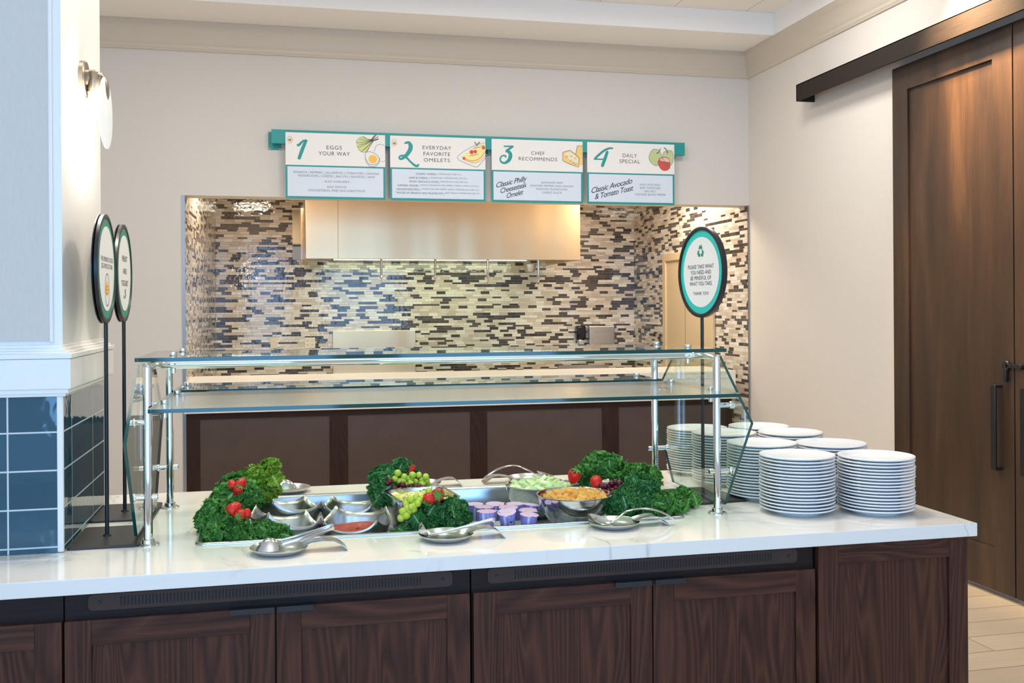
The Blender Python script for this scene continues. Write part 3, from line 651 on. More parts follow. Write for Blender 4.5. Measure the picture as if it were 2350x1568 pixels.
def board(i, x, label):
    k = thing('menu_board', label, 'menu board', (x, BY, 2.522), group=None)
    TL, TR, BL, BR = CORN[i]
    def q(zx, zy):
        u = v = .5
        for _ in range(6):
            xl = TL[0] + (BL[0] - TL[0]) * v; xr = TR[0] + (BR[0] - TR[0]) * v; u = (zx - xl) / (xr - xl)
            yt = TL[1] + (TR[1] - TL[1]) * u; yb = BL[1] + (BR[1] - BL[1]) * u; v = (zy - yt) / (yb - yt)
        return (u * BW, (1 - v) * BH)
    MB().box(0, BW, 0, .003, 0, BH).build('backing', M['teal'], k, smooth=0)
    MB().box(0, BW, -.002, -.0001, .262, BH - .002).build('header_panel', M['sign_white'], k, smooth=0)
    MB().box(.014, BW - .016, -.002, -.0001, .018, .250).build('text_panel', M['sign_pale'], k, smooth=0)
    sc = BW / (TR[0] - TL[0])
    return k, q, sc
Yt = -.0026
def lines(m, q, sc, rows, bold=.008, spacing=1.12):
    for s, cx, cy, w_, h_ in rows:
        a = q(cx, cy); put_text(m, s, a[0], a[1], w_ * sc, h_ * sc, y=Yt, bold=bold, spacing=spacing)
def S_(m, q, sc, pts, wd, **kw): stroke(m, [q(*p) for p in pts], [x * sc for x in wd] if isinstance(wd, (list, tuple)) else wd * sc, y=Yt - kw.pop('dy', 0), **kw)
def B_(m, q, pts, mi=0, dy=0): blob(m, [q(*p) for p in pts], y=Yt + .0003 - dy, mi=mi)
def eggmark(k, q, sc, x, y):
    m = MB(); el = [(x + 50 * cos(a), y + 68 * sin(a)) for a in [2 * pi * t / 12 for t in range(13)]]
    S_(m, q, sc, el, 5, caps=False); m.build('egg_outline', M['ink_grey'], k, smooth=0)
    m = MB(); B_(m, q, [(x - 36, y + 5), (x - 20, y - 18), (x + 5, y - 26), (x + 25, y - 12), (x + 36, y + 8), (x + 15, y + 34), (x - 12, y + 32)]); m.build('amber_emblem', M['logo'], k, smooth=0)
def script(m, q, sc, s, p0, p1, hgt, y=Yt):
    a = q(*p0); b = q(*p1); put_text(m, s, (a[0] + b[0]) / 2, (a[1] + b[1]) / 2, math.hypot(b[0] - a[0], b[1] - a[1]), hgt * sc, rot=math.atan2(b[1] - a[1], b[0] - a[0]), y=y, bold=.004, shear=.5, spacing=.9)

k, q, sc = board(1, .021, 'first menu board, teal number 1 and eggs your way')
m = MB(); S_(m, q, sc, [(375, 350), (395, 362), (430, 330), (470, 290), (510, 262)], [34, 46, 50, 40, 30]); S_(m, q, sc, [(542, 275), (470, 440), (405, 612)], [62, 70, 66], smooth=False); B_(m, q, [(495, 262), (520, 248), (565, 255), (575, 275), (540, 300), (500, 300)], dy=.0004); m.build('number', M['teal'], k, smooth=0)
m = MB(); lines(m, q, sc, [('EGGS', 1100, 415, 305, 75), ('YOUR WAY', 1098, 535, 620, 78)], 0); m.build('heading', M['ink'], k, smooth=0)
m = MB(); lines(m, q, sc, [('SPINACH | PEPPERS | JALAPE\u00d1OS | TOMATOES | ONIONS', 1133, 918, 1710, 42), ('MUSHROOMS | CHEESE | BACON | SAUSAGE | HAM', 1133, 985, 1515, 42), ('- ALSO AVAILABLE -', 1138, 1090, 580, 42), ('EGG WHITES', 1137, 1198, 380, 42), ('CHOLESTEROL-FREE EGG SUBSTITUTE', 1133, 1270, 1130, 42)], 0); m.build('menu_text', M['ink_grey'], k, smooth=0)
eggmark(k, q, sc, 228, 246)
m = MB(); B_(m, q, [(1545, 320), (1620, 225), (1700, 215), (1780, 250), (1870, 280), (1840, 380), (1740, 500), (1640, 500), (1575, 420)], 0); m.build('scallion_wash', M['lime'], k, smooth=0)
m = MB()
for a, b in (((1550, 330), (1850, 280)), ((1570, 420), (1860, 290)), ((1640, 505), (1870, 300)), ((1740, 505), (1880, 305)), ((1690, 215), (1850, 270)), ((1620, 260), (1850, 275)), ((1600, 370), (1850, 290)), ((1690, 470), (1870, 300))):
    S_(m, q, sc, [a, ((a[0] + b[0]) / 2 - 6, (a[1] + b[1]) / 2 + 12), b], [7, 8, 12], dy=.0002)
for a, b in (((1850, 275), (1950, 180)), ((1855, 285), (1990, 210)), ((1860, 295), (1995, 250)), ((1850, 265), (1930, 170)), ((1860, 300), (1985, 265))): S_(m, q, sc, [a, b], [16, 12], dy=.0003)
S_(m, q, sc, [(1545, 330), (1560, 270), (1630, 220), (1700, 212), (1740, 245)], 6, dy=.0002); S_(m, q, sc, [(1560, 370), (1575, 430), (1640, 505), (1740, 510), (1800, 430)], 6, dy=.0002)
S_(m, q, sc, [(1905, 500), (1940, 400), (2030, 360), (2120, 395)], 6); S_(m, q, sc, [(2118, 690), (2080, 705), (2030, 700)], 5)
m.build('scallion_drawing', M['ink'], k, smooth=0)
m = MB(); el = [(1712, 600), (1740, 520), (1820, 508), (1930, 555), (2000, 640), (1970, 730), (1890, 765), (1780, 740)]; B_(m, q, el, dy=.0001); m.build('egg_white', M['sign_white'], k, smooth=0)
m = MB(); S_(m, q, sc, el + [el[0]], 8, dy=.0003); S_(m, q, sc, [(1710, 640), (1760, 750), (1850, 805), (1950, 780), (2008, 690), (2005, 640)], 7, dy=.0002); m.build('egg_drawing', M['ink_grey'], k, smooth=0)
m = MB(); B_(m, q, [(1780, 655), (1810, 590), (1880, 575), (1945, 610), (1955, 670), (1915, 730), (1850, 735), (1800, 705)], dy=.0004); m.build('egg_yolk', M['yolk'], k, smooth=0)

k, q, sc = board(2, .835, 'second menu board, teal number 2 and everyday favorite omelets')
m = MB(); S_(m, q, sc, [(432, 345), (460, 335), (510, 335), (545, 400), (530, 480), (470, 570), (400, 635), (340, 660), (318, 625), (350, 595), (410, 595), (470, 640), (540, 715), (620, 785), (670, 800), (692, 775)], [30, 44, 60, 84, 84, 74, 56, 40, 34, 34, 42, 42, 36, 44, 46, 36]); m.build('number', M['teal'], k, smooth=0)
m = MB(); lines(m, q, sc, [('EVERYDAY', 1068, 437, 575, 72), ('FAVORITE', 1064, 560, 535, 72), ('OMELETS', 1062, 683, 520, 72)], 0); m.build('heading', M['ink'], k, smooth=0)
m = MB(); m2 = MB()
for s, t, x0, xm, x1, y in (('CLASSIC CHEESE |', 'CHEDDAR JACK (380 CAL.)', 645, 1062, 1550, 958), ('HAM & CHEESE |', 'SMOKED HAM, CHEDDAR JACK (370 CAL.)', 510, 900, 1670, 1035), ('SMOKY BACON & SWISS |', 'CRISP BACON, SWISS (405 CAL.)', 508, 1105, 1685, 1112), ('GARDEN VEGGIE |', 'SPINACH, MUSHROOM, BELL PEPPER, TOMATO, ONION (315 CAL.)', 278, 705, 1905, 1185), ('DENVER/WESTERN |', 'SMOKED HAM, BELL PEPPER, ONION, CHEDDAR JACK (385 CAL.)', 260, 730, 1910, 1262), ('WHITES W/ SPINACH AND MUSHROOM |', 'BABY SPINACH, MUSHROOMS (200 CAL.)', 252, 1195, 1930, 1338)):
    lines(m, q, sc, [(s, (x0 + xm) / 2, y, xm - x0, 38)], 0, 1.05); lines(m2, q, sc, [(t, (xm + 20 + x1) / 2, y + 8, x1 - xm - 20, 27)], 0, 1.05)
m.build('menu_text', M['ink'], k, smooth=0); m2.build('fine_print', M['ink_grey'], k, smooth=0)
eggmark(k, q, sc, 224, 342)
m = MB(); B_(m, q, [(1570, 625), (1700, 520), (1850, 420), (1960, 375), (2035, 400), (2045, 520), (1960, 650), (1830, 740), (1700, 710), (1580, 660)]); m.build('omelet_wash', M['omelet'], k, smooth=0)
m = MB(); S_(m, q, sc, [(1472, 635), (1500, 590), (1640, 490), (1860, 385), (2040, 340)], 7); S_(m, q, sc, [(1472, 640), (1520, 690), (1700, 770), (1840, 820), (1900, 800), (2045, 640)], 8); S_(m, q, sc, [(1860, 400), (1850, 340), (1830, 325), (1870, 370), (1940, 320), (1900, 370), (1870, 400)], 12, dy=.0003)
for a in ((1900, 430), (1830, 440), (1760, 590), (1820, 580), (1860, 570), (1990, 400)): S_(m, q, sc, [(a[0] - 30, a[1] + 12), a, (a[0] + 34, a[1] - 8)], 9, dy=.0004)
m.build('plate_drawing', M['ink_grey'], k, smooth=0)
m = MB(); S_(m, q, sc, [(1575, 620), (1700, 690), (1830, 695), (1940, 640), (2040, 520)], 12, dy=.0003); S_(m, q, sc, [(1580, 665), (1700, 715), (1820, 740), (1930, 700), (2040, 600)], 9, dy=.0003); m.build('omelet_fold', M['logo'], k, smooth=0)
m = MB()
for x, y, r in ((1765, 525, 42), (1840, 515, 36), (2010, 440, 34), (1610, 650, 30)): B_(m, q, [(x + r * cos(a * pi / 4), y + r * sin(a * pi / 4)) for a in range(8)], dy=.0005)
m.build('tomato_pieces', M['red_paint'], k, smooth=0)

k, q, sc = board(3, 1.662, 'third menu board, teal number 3 and chef recommends')
m = MB(); S_(m, q, sc, [(312, 412), (400, 410), (482, 410)], 28, smooth=False); S_(m, q, sc, [(482, 416), (410, 462), (360, 505)], [34, 46, 56]); S_(m, q, sc, [(360, 500), (420, 540), (432, 610), (400, 690), (320, 745), (250, 720), (232, 660), (265, 605), (320, 595), (340, 620)], [50, 66, 76, 66, 44, 34, 30, 28, 30, 34]); m.build('number', M['teal'], k, smooth=0)
m = MB(); lines(m, q, sc, [('CHEF', 980, 542, 268, 68), ('RECOMMENDS', 980, 658, 770, 68)], 0); m.build('heading', M['ink'], k, smooth=0)
m = MB(); lines(m, q, sc, [('SEASONED BEEF', 1260, 1125, 440, 36), ('ROASTED PEPPERS AND ONIONS', 1257, 1192, 865, 36), ('ROASTED MUSHROOMS', 1257, 1258, 620, 36), ('CHEESE SAUCE', 1257, 1325, 390, 36)], 0); m.build('menu_text', M['ink_grey'], k, smooth=0)
m = MB(); script(m, q, sc, 'Classic Philly', (150, 1190), (765, 1040), 95); script(m, q, sc, 'Cheesesteak', (235, 1300), (760, 1165), 95); script(m, q, sc, 'Omelet', (355, 1400), (690, 1310), 95); m.build('script_title', M['ink_black'], k, smooth=0)
ch = [(1480, 520), (1625, 475), (1740, 560), (1808, 625), (1800, 815), (1640, 760), (1480, 690)]
m = MB(); m.add([(*[q(*p)[0]], Yt, q(*p)[1]) for p in [(1780, 385), (1882, 390), (1882, 775), (1800, 770), (1740, 560)]], [(0, 1, 2, 3, 4)]); m.add([(q(*p)[0], Yt - .0002, q(*p)[1]) for p in ch], [tuple(range(7))]); m.build('cheese_wash', M['cheese'], k, smooth=0)
m = MB(); m.add([(q(*p)[0], Yt - .0003, q(*p)[1]) for p in [(1500, 540), (1620, 500), (1800, 640), (1790, 760), (1640, 700)]], [tuple(range(5))]); m.build('cheese_face', M['cheese2'], k, smooth=0)
m = MB(); S_(m, q, sc, ch + [ch[0]], 9, smooth=False, dy=.0005); S_(m, q, sc, [(1740, 560), (1780, 385), (1882, 388)], 9, smooth=False, dy=.0005)
for x, y in ((1650, 590), (1730, 630), (1640, 680), (1690, 720), (1560, 600), (1740, 740)): S_(m, q, sc, [(x - 22, y - 10), (x - 10, y + 16), (x + 16, y + 8), (x + 18, y - 16)], 6, dy=.0005)
m.build('cheese_drawing', M['ink'], k, smooth=0)

k, q, sc = board(4, 2.476, 'fourth menu board, teal number 4 and daily special')
m = MB(); S_(m, q, sc, [(560, 437), (500, 437), (400, 480), (290, 570), (212, 650)], [30, 36, 42, 44, 40]); S_(m, q, sc, [(205, 656), (300, 656), (390, 656)], 26, smooth=False); S_(m, q, sc, [(455, 515), (415, 640), (365, 780)], [56, 64, 60], smooth=False); m.build('number', M['teal'], k, smooth=0)
m = MB(); lines(m, q, sc, [('DAILY', 908, 575, 285, 72), ('SPECIAL', 906, 690, 410, 72)], 0); m.build('heading', M['ink'], k, smooth=0)
m = MB(); lines(m, q, sc, [('HAAS AVOCADO', 1317, 1145, 415, 38), ('RIPE TOMATOES', 1319, 1211, 405, 38), ('SEA SALT', 1320, 1275, 230, 38), ('CRACKED BLACK PEPPER', 1321, 1340, 630, 38)], 0); m.build('menu_text', M['ink_grey'], k, smooth=0)
m = MB(); script(m, q, sc, 'Classic Avocado', (150, 1280), (960, 1065), 100); script(m, q, sc, '& Tomato Toast', (215, 1400), (985, 1205), 100); m.build('script_title', M['ink_black'], k, smooth=0)
p1_ = [(1290, 600), (1330, 490), (1390, 442), (1480, 455), (1550, 560), (1540, 680), (1460, 765), (1380, 745), (1315, 680)]; p2_ = [(1570, 590), (1590, 500), (1660, 470), (1750, 465), (1785, 540), (1780, 680), (1730, 755), (1620, 700)]; p3_ = [(1470, 700), (1510, 620), (1600, 590), (1690, 620), (1720, 700), (1715, 810), (1640, 860), (1560, 850), (1500, 780)]
m = MB(); B_(m, q, p1_); B_(m, q, p2_); m.build('green_pepper_wash', M['palegreen'], k, smooth=0)
m = MB(); B_(m, q, p3_, dy=.0003); m.build('red_pepper_wash', M['red_paint'], k, smooth=0)
m = MB(); B_(m, q, [(1520, 630), (1600, 600), (1690, 630), (1710, 690), (1600, 680), (1530, 670)], dy=.0004); m.build('pepper_highlight', M['pinkp'], k, smooth=0)
m = MB()
for p_ in (p1_, p2_): S_(m, q, sc, p_ + [p_[0]], 7, dy=.0003)
S_(m, q, sc, p3_ + [p3_[0]], 7, dy=.0006)
S_(m, q, sc, [(1455, 520), (1500, 490), (1520, 435)], [26, 20, 20], dy=.0005); S_(m, q, sc, [(1670, 510), (1650, 450), (1605, 410)], [26, 20, 18], dy=.0005); S_(m, q, sc, [(1650, 750), (1640, 710), (1580, 690)], [40, 26, 22], dy=.0007)
m.build('pepper_drawing', M['ink_grey'], k, smooth=0)

# ------------------------------------------------------------------ round signs on posts
def round_sign(label, loc, rz, hd, extra=0):
    k = thing('sign_stand', label, 'sign', loc, rz); zc = 1.787 - CT
    b_ = hd
    m = MB(); L = [[(x, y, z) for x, y in rrect(b_[0], b_[1], b_[2] + d_, b_[3] + d_, .012, 4)] for d_, z in ((-.001, 0), (0, .001), (0, .007), (-.002, .009))]; loops(m, L, True, True); m.build('base_plate', M['base_metal'], k, smooth=0)
    m = MB(); m.lathe([(.0065, .009), (.0065, zc - .17)], n=16); m.lathe([(.014, .009), (.012, .013), (.0065, .015)], n=16); m.build('post', M['black_metal'], k)
    t_ = .62 if extra else 1; m = MB(); m.lathe([(.163, -.009 * t_), (.170, -.011 * t_), (.1765, -.008 * t_), (.1765, .008 * t_), (.170, .011 * t_), (.163, .009 * t_), (.162, 0)], (0, 0, zc), 72, axis='y', closed=True); fr = m.build('frame', M['black_metal'], k, smooth=50)
    if extra: m = MB(); m.lathe([(.165, .0095), (.172, .009), (.1765, .0105), (.1765, .0135), (.165, .0145)], (0, 0, zc), 72, axis='y', closed=True).lathe([(0, .0095), (.168, .0095), (.168, .014), (0, .014)], (0, 0, zc), 72, axis='y'); m.build('rear_disc', M['black_metal'], k, smooth=50)
    MB().lathe([(0, -.003), (.1635, -.003), (.1635, .004), (0, .004)], (0, 0, zc), 72, axis='y').build('coloured_disc', M['aqua' if not extra else 'seagreen'], k, smooth=50)
    MB().lathe([(0, -.0045), (.1365, -.0045), (.1365, -.0035), (0, -.0035)], (0, 0, zc), 72, axis='y').build('white_disc', M['sign_white'], k, smooth=50)
    return k, zc
def rows(m, zc, rs, bold=0):
    for s, z, w_, h_ in rs: put_text(m, s, 0, zc + z, w_, h_, y=-.0052, bold=bold, spacing=1.05)
k, zc = round_sign('round aqua sign reading please take what you need, in front of the plate stacks', (1.585, 3.613, CT), R(-84), (0.0, .0, .15, .105))
m = MB(); rows(m, zc, [('PLEASE TAKE WHAT', .022, .198, .0155), ('YOU NEED AND', -.0, .158, .0155), ('BE MINDFUL OF', -.022, .158, .0155), ('WHAT YOU TAKE.', -.044, .176, .0155), ('THANK YOU!', -.082, .118, .012)]); m.build('lettering', M['ink'], k, smooth=0)
m = MB(); c0 = (0, zc + .080)
V3 = [(c0[0] + .027 * cos(R(a)), c0[1] + .027 * sin(R(a))) for a in (90, 210, 330)]
for q in range(3):
    V_, A_, B_2 = V3[q], V3[q - 1], V3[(q + 1) % 3]
    lp = lambda a, b, t: (a[0] + (b[0] - a[0]) * t, a[1] + (b[1] - a[1]) * t)
    for e, t0, t1 in ((A_, .06, .44), (B_2, .10, .44)): stroke(m, [lp(V_, e, t0), lp(V_, e, t1)], .0115, y=-.0052, smooth=False, caps=False)
m.build('recycling_symbol', M['seagreen'], k, smooth=0)
k, zc = round_sign('round sign with the amber egg emblem, nearer of two beside the blue tiled pillar', (-.561, 3.436, CT), R(90), (0.0, -.010, .150, .104), 1)
m = MB(); rows(m, zc, [('THE EMBASSY SUITES', .030, .225, .015), ('EGG PRODUCTS ARE', .008, .205, .015)]); m.build('lettering', M['ink'], k, smooth=0)
m = MB(); stroke(m, [(.040 * cos(t * pi / 8), zc - .068 + .052 * sin(t * pi / 8)) for t in range(17)], .003, y=-.0052); m.build('egg_outline', M['ink'], k, smooth=0)
m = MB(); blob(m, [(-.03, zc - .075), (-.022, zc - .052), (0, zc - .038), (.022, zc - .052), (.03, zc - .075), (0, zc - .088)], y=-.0052); m.build('egg_emblem', M['yolk'], k, smooth=0)
m = MB()
for z in (-.055, -.066, -.078): stroke(m, [(-.02, zc + z), (0, zc + z - .003), (.02, zc + z)], .0045, y=-.0054)
m.build('emblem_lines', M['logo'], k, smooth=0)
k, zc = round_sign('round sign reading fruit and yogurt, farther of two beside the blue tiled pillar', (-.566, 3.84, CT), R(90), (0.0, -.010, .150, .104), 1)
m = MB(); rows(m, zc, [('FRUIT', .052, .115, .021), ('AND', .008, .085, .021), ('YOGURT', -.036, .155, .021)]); m.build('lettering', M['ink'], k, smooth=0)
m = MB(); stroke(m, [(-.03, zc - .082), (-.01, zc - .09), (.005, zc - .075), (-.004, zc - .064), (.012, zc - .06), (.02, zc - .078), (.008, zc - .088)], .005, y=-.0052); m.build('berry_mark', M['seagreen'], k, smooth=0)

# ------------------------------------------------------------------ wall lamp on the pillar
k = thing('wall_lamp', 'round nickel wall lamp with glowing bulb and opal disc on the pillar', 'lamp', (-.661, 3.606, 2.434))
MB().lathe([(.062, 0), (.062, .014), (.058, .018), (0, .018)], n=40, axis='x').build('back_plate', M['nickel'], k)
m = MB(); m.tube([(.012, 0, .006), (.03, 0, .006), (.045, 0, .006)], [(.02, .028)] * 3, 20, up=(0, 0, 1)); m.build('arm', M['nickel'], k)
MB().lathe([(0, .026), (.022, .026), (.024, .023), (.024, -.038), (.022, -.041), (0, -.041)], (.042, 0, 0), 32).build('lamp_holder', M['nickel'], k)
MB().tube([(.045, 0, .018), (.066, 0, .016), (.078, 0, .002), (.083, 0, -.02), (.084, 0, -.045), (.082, 0, -.065)], [(.008, .018), (.007, .022), (.005, .026), (.004, .028), (.003, .026), (.002, .014)], 16, up=(0, 1, 0)).build('disc_bracket', M['nickel'], k)
MB().lathe([(.0, -.128), (.016, -.124), (.026, -.110), (.028, -.099), (.025, -.086), (.019, -.072)], (.036, 0, 0), 28).build('bulb', M['bulb'], k)
MB().lathe([(.019, -.074), (.018, -.058), (.020, -.042)], (.038, 0, 0), 28).build('socket', M['white_paint'], k)
MB().lathe([(0, .006), (.06, .004), (.113, 0), (.120, .002), (.120, .007), (.06, .011), (0, .013)], (.072, 0, -.112), 56, axis='x').build('disc', M['opal'], k)

# ------------------------------------------------------------------ plates
pp = [(0, .0035), (.074, .0035), (.074, 0), (.080, 0), (.082, .004), (.104, .009), (.130, .0175), (.1330, .0195), (.1332, .0215), (.1315, .0235), (.1285, .0228), (.104, .0140), (.094, .0115), (0, .0085)]
me0 = MB().lathe(pp, n=56).build('dinner_plate', M['china'], None, smooth=50)
stacks = [(1.793, 3.262, 1.123, 'front left stack'), (2.066, 3.195, 1.118, 'front right stack'), (1.796, 3.540, 1.130, 'second stack of the left row'), (2.050, 3.465, 1.128, 'second stack of the right row'), (2.085, 3.845, 1.124, 'third stack of the right row'), (2.078, 4.128, 1.118, 'rear stack of the right row'), (1.790, 3.865, 1.130, 'third stack of the left row'), (1.788, 4.140, 1.118, 'rear stack of the left row')]
first = True
for x, y, zt, nm in stacks:
    n_ = 17 if 'front' in nm else 18; dz = (zt - CT - .0235) / (n_ - 1)
    for i in range(n_):
        p = me0 if first else me0.copy()
        if not first: C.objects.link(p)
        first = False
        p.location = (x + random.uniform(-.0022, .0022), y + random.uniform(-.0022, .0022), CT + i * dz); p.rotation_euler = (random.uniform(-.004, .004) * (i > 0), random.uniform(-.004, .004) * (i > 0), random.uniform(0, 6))
        if i == n_ - 1: tag(p, 'topmost white dinner plate of the ' + nm, 'plate'); 
        elif i == 0: tag(p, 'bottom white dinner plate on the countertop, under the ' + nm, 'plate')
        else: tag(p, 'white dinner plate inside the ' + nm, 'plate', 'plates in the ' + nm)
        if 'group' in p and i in (0, n_ - 1): del p['group']

# ------------------------------------------------------------------ helper: a point of the place seen at (px,py) of the photo at depth y
def at(px, py, Y):
    v = right * ((px - 1175) / 2288) + down * ((py - 708.5) / 2288) + f_; t = Y / v.y
    return Vector((v.x * t, Y, 1.65 + v.z * t))

# ------------------------------------------------------------------ kale
def leaf_mesh(name, seed, L=.12, W=.050, mat=None):
    rr = random.Random(seed); nu, nv = 104, 34; ph = [rr.uniform(0, 6) for _ in range(12)]; m = MB(); m.uv = []
    bend = rr.uniform(.2, .8); cup = rr.uniform(.1, .5)
    for i in range(nu + 1):
        u = i / nu
        w_ = W * (min(1, (u / .25)) ** 1.2 * .95 + .05) * (max(0, 1 - max(0, (u - .60) / .40) ** 2.2)) ** .5 + .002
        w_ *= 1 + .16 * sin(u * 19 + ph[0]) + .07 * sin(u * 43 + ph[8])
        for j in range(nv + 1):
            v = j / nv * 2 - 1; a = abs(v) ** 1.25; sgn = 1 if v > 0 else -1
            tipf = max(0, (u - .70) / .30); e = max(a, tipf ** 1.6 * .95) * (min(1, u / .12))
            s2 = u * 9 + sgn * 3.1 + v * 3.5 * tipf + v * 1.3
            zr = .0095 * e * sin(s2 * 6.1 + ph[1]) + .0052 * e * sin(s2 * 11.3 + ph[2] + sgn) + .0022 * e * sin(s2 * 19 + ph[3] + v * 9)
            xr = .006 * e * cos(s2 * 8.3 + ph[4]) + .0032 * e * cos(s2 * 15 + ph[5] + v * 6); yr = (.007 * e * sin(s2 * 9.3 + ph[6]) + .0025 * e * sin(s2 * 17 + ph[9])) * sgn
            x = u * L + xr; y = v * w_ + yr; z = zr + cup * w_ * v * v * (.8 - 1.1 * a) + .003 * sin(u * 34 + v * 11 + ph[7]) * (abs(v) > .15)
            th = bend * u * u; X = x * cos(th * .7); Z = z - x * sin(th * .7) * .8
            m.v.append((X, y, Z + .03 * u)); m.uv.append((u, j / nv))
    m.f = [(i * (nv + 1) + j, (i + 1) * (nv + 1) + j, (i + 1) * (nv + 1) + j + 1, i * (nv + 1) + j + 1) for i in range(nu) for j in range(nv)]; m.m = [0] * len(m.f)
    return m.build(name, mat, None, smooth=80)
LV = {}
for key in ('kale', 'kale_y', 'kale_b'):
    LV[key] = [leaf_mesh('leaf', 11 * i + len(key), mat=M[key]) for i in range(5)]
proto_leaves = [o for l in LV.values() for o in l]
def kale(label, base, blobs, key, seed):
    rr = random.Random(seed); k = thing('kale_bunch', label, 'kale', base)
    for (cx, cy, cz, rx, ry, rz, n_, sz) in blobs:
        n_ = int(n_ * 1.75); sz *= .78
        for i in range(n_):
            z_ = 1 - (i + .5) / n_ * 1.25; ph = i * 2.39996 + rr.uniform(-.4, .4); q_ = math.sqrt(max(0, 1 - z_ * z_))
            nrm = Vector((q_ * cos(ph), q_ * sin(ph), z_)); tip = Vector((cx + nrm.x * rx, cy + nrm.y * ry, cz + nrm.z * rz))
            tang = Vector((nrm.x, nrm.y, 0)) + Vector((rr.uniform(-.6, .6), rr.uniform(-.6, .6), rr.uniform(-.1, .5)))
            ax = (nrm * rr.uniform(.35, .9) + Vector((rr.uniform(-.5, .5), rr.uniform(-.5, .5), rr.uniform(-.1, .55)))).normalized()
            up = nrm + Vector((rr.uniform(-.5, .5), rr.uniform(-.7, .3), rr.uniform(-.2, .5))); side = up.cross(ax)
            if side.length < .1: side = Vector((1, 0, 0)).cross(ax)
            side.normalize(); up = ax.cross(side).normalized()
            src = rr.choice(LV[key]); o = src.copy(); o.name = 'leaf'; C.objects.link(o); o.parent = k
            sc = sz * rr.uniform(.75, 1.15); org = tip - ax * .115 * sc - Vector(base)
            o.matrix_local = Matrix.Translation(org) @ Matrix((ax, side, up)).transposed().to_4x4() @ Matrix.Diagonal((sc, sc, sc, 1))
    return k
kale('curly green kale along the front left edge of the food well', (-.12, 3.36, .86), [(-.185, 3.345, .925, .075, .045, .055, 20, .62), (-.06, 3.325, .915, .085, .035, .05, 24, .55)], 'kale', 1)
kale('curly kale heaped at the left end of the food well', (-.2, 3.5, .86), [(-.215, 3.44, .955, .065, .08, .07, 18, .85), (-.165, 3.62, .995, .085, .08, .075, 22, .9), (-.135, 3.73, 1.015, .06, .05, .05, 16, .85)], 'kale', 2)
kale('yellow-green kale rising behind the steel bowls at the left', (-.09, 3.72, .86), [(-.085, 3.71, 1.02, .06, .05, .075, 18, .85), (-.055, 3.70, 1.085, .02, .03, .03, 4, .8)], 'kale_y', 3)
kale('dark curly kale behind the grapes at the rear middle', (.38, 3.72, .86), [(.355, 3.68, .985, .042, .05, .09, 24, .75), (.43, 3.75, 1.01, .07, .04, .075, 16, .8)], 'kale_b', 4)
kale('blue-green kale at the front middle beside the yogurt cups', (.49, 3.34, .86), [(.50, 3.335, .935, .075, .04, .065, 26, .66), (.39, 3.315, .90, .055, .025, .03, 14, .45), (.565, 3.36, .95, .05, .04, .055, 16, .6)], 'kale_b', 5)
kale('large curly kale heap at the rear right of the food well', (1.24, 3.66, .86), [(1.20, 3.67, 1.02, .10, .07, .075, 32, .8), (1.33, 3.62, .99, .08, .07, .06, 20, .75)], 'kale', 6)
kale('blue-green kale heap right of the cantaloupe bowl', (1.24, 3.42, .86), [(1.20, 3.385, .935, .085, .06, .075, 34, .68), (1.27, 3.46, .97, .07, .06, .07, 20, .7)], 'kale_b', 7)
kale('green kale spilling over the right end of the well', (1.37, 3.42, .88), [(1.34, 3.39, .935, .075, .06, .05, 26, .66), (1.435, 3.45, .945, .045, .045, .04, 14, .62)], 'kale', 8)
for o in proto_leaves: bpy.data.objects.remove(o)

# ------------------------------------------------------------------ berries and grapes
m = MB(); rs_ = [(0, -.021), (.006, -.020), (.0115, -.014), (.0155, -.004), (.0170, .006), (.0150, .013), (.009, .0165), (0, .017)]
m.lathe(rs_, n=24); sb = m.build('fruit_body', M['straw'], None, smooth=60)
def strawberry(label, p, rot, s=1.0, group=None):
    k = thing('strawberry', label, 'strawberry', p, rot=rot, group=group); k.scale = (s,) * 3
    o = sb.copy(); C.objects.link(o); o.parent = k
    m = MB()
    for i in range(8):
        a = i * pi / 4; c, s_ = cos(a), sin(a); w_ = .0035
        m.add([(-s_ * w_, c * w_, .0172), (s_ * w_, -c * w_, .0172), (c * .009 + s_ * w_, s_ * .009 - c * w_, .0190), (c * .017, s_ * .017, .0150), (c * .009 - s_ * w_, s_ * .009 + c * w_, .0190)], [(0, 1, 2, 3, 4)])
    m.tube([(0, 0, .016), (0, 0, .025)], .0012, 6); m.build('calyx', M['calyx'], k, smooth=0)
Z3 = lambda x, y: (420 + x / 4.7, 1040 + y / 4.7)
Z4 = lambda x, y: (820 + x / 5.34, 1040 + y / 5.34)
Z5 = lambda x, y: (1080 + x / 4.052, 1020 + y / 4.052)
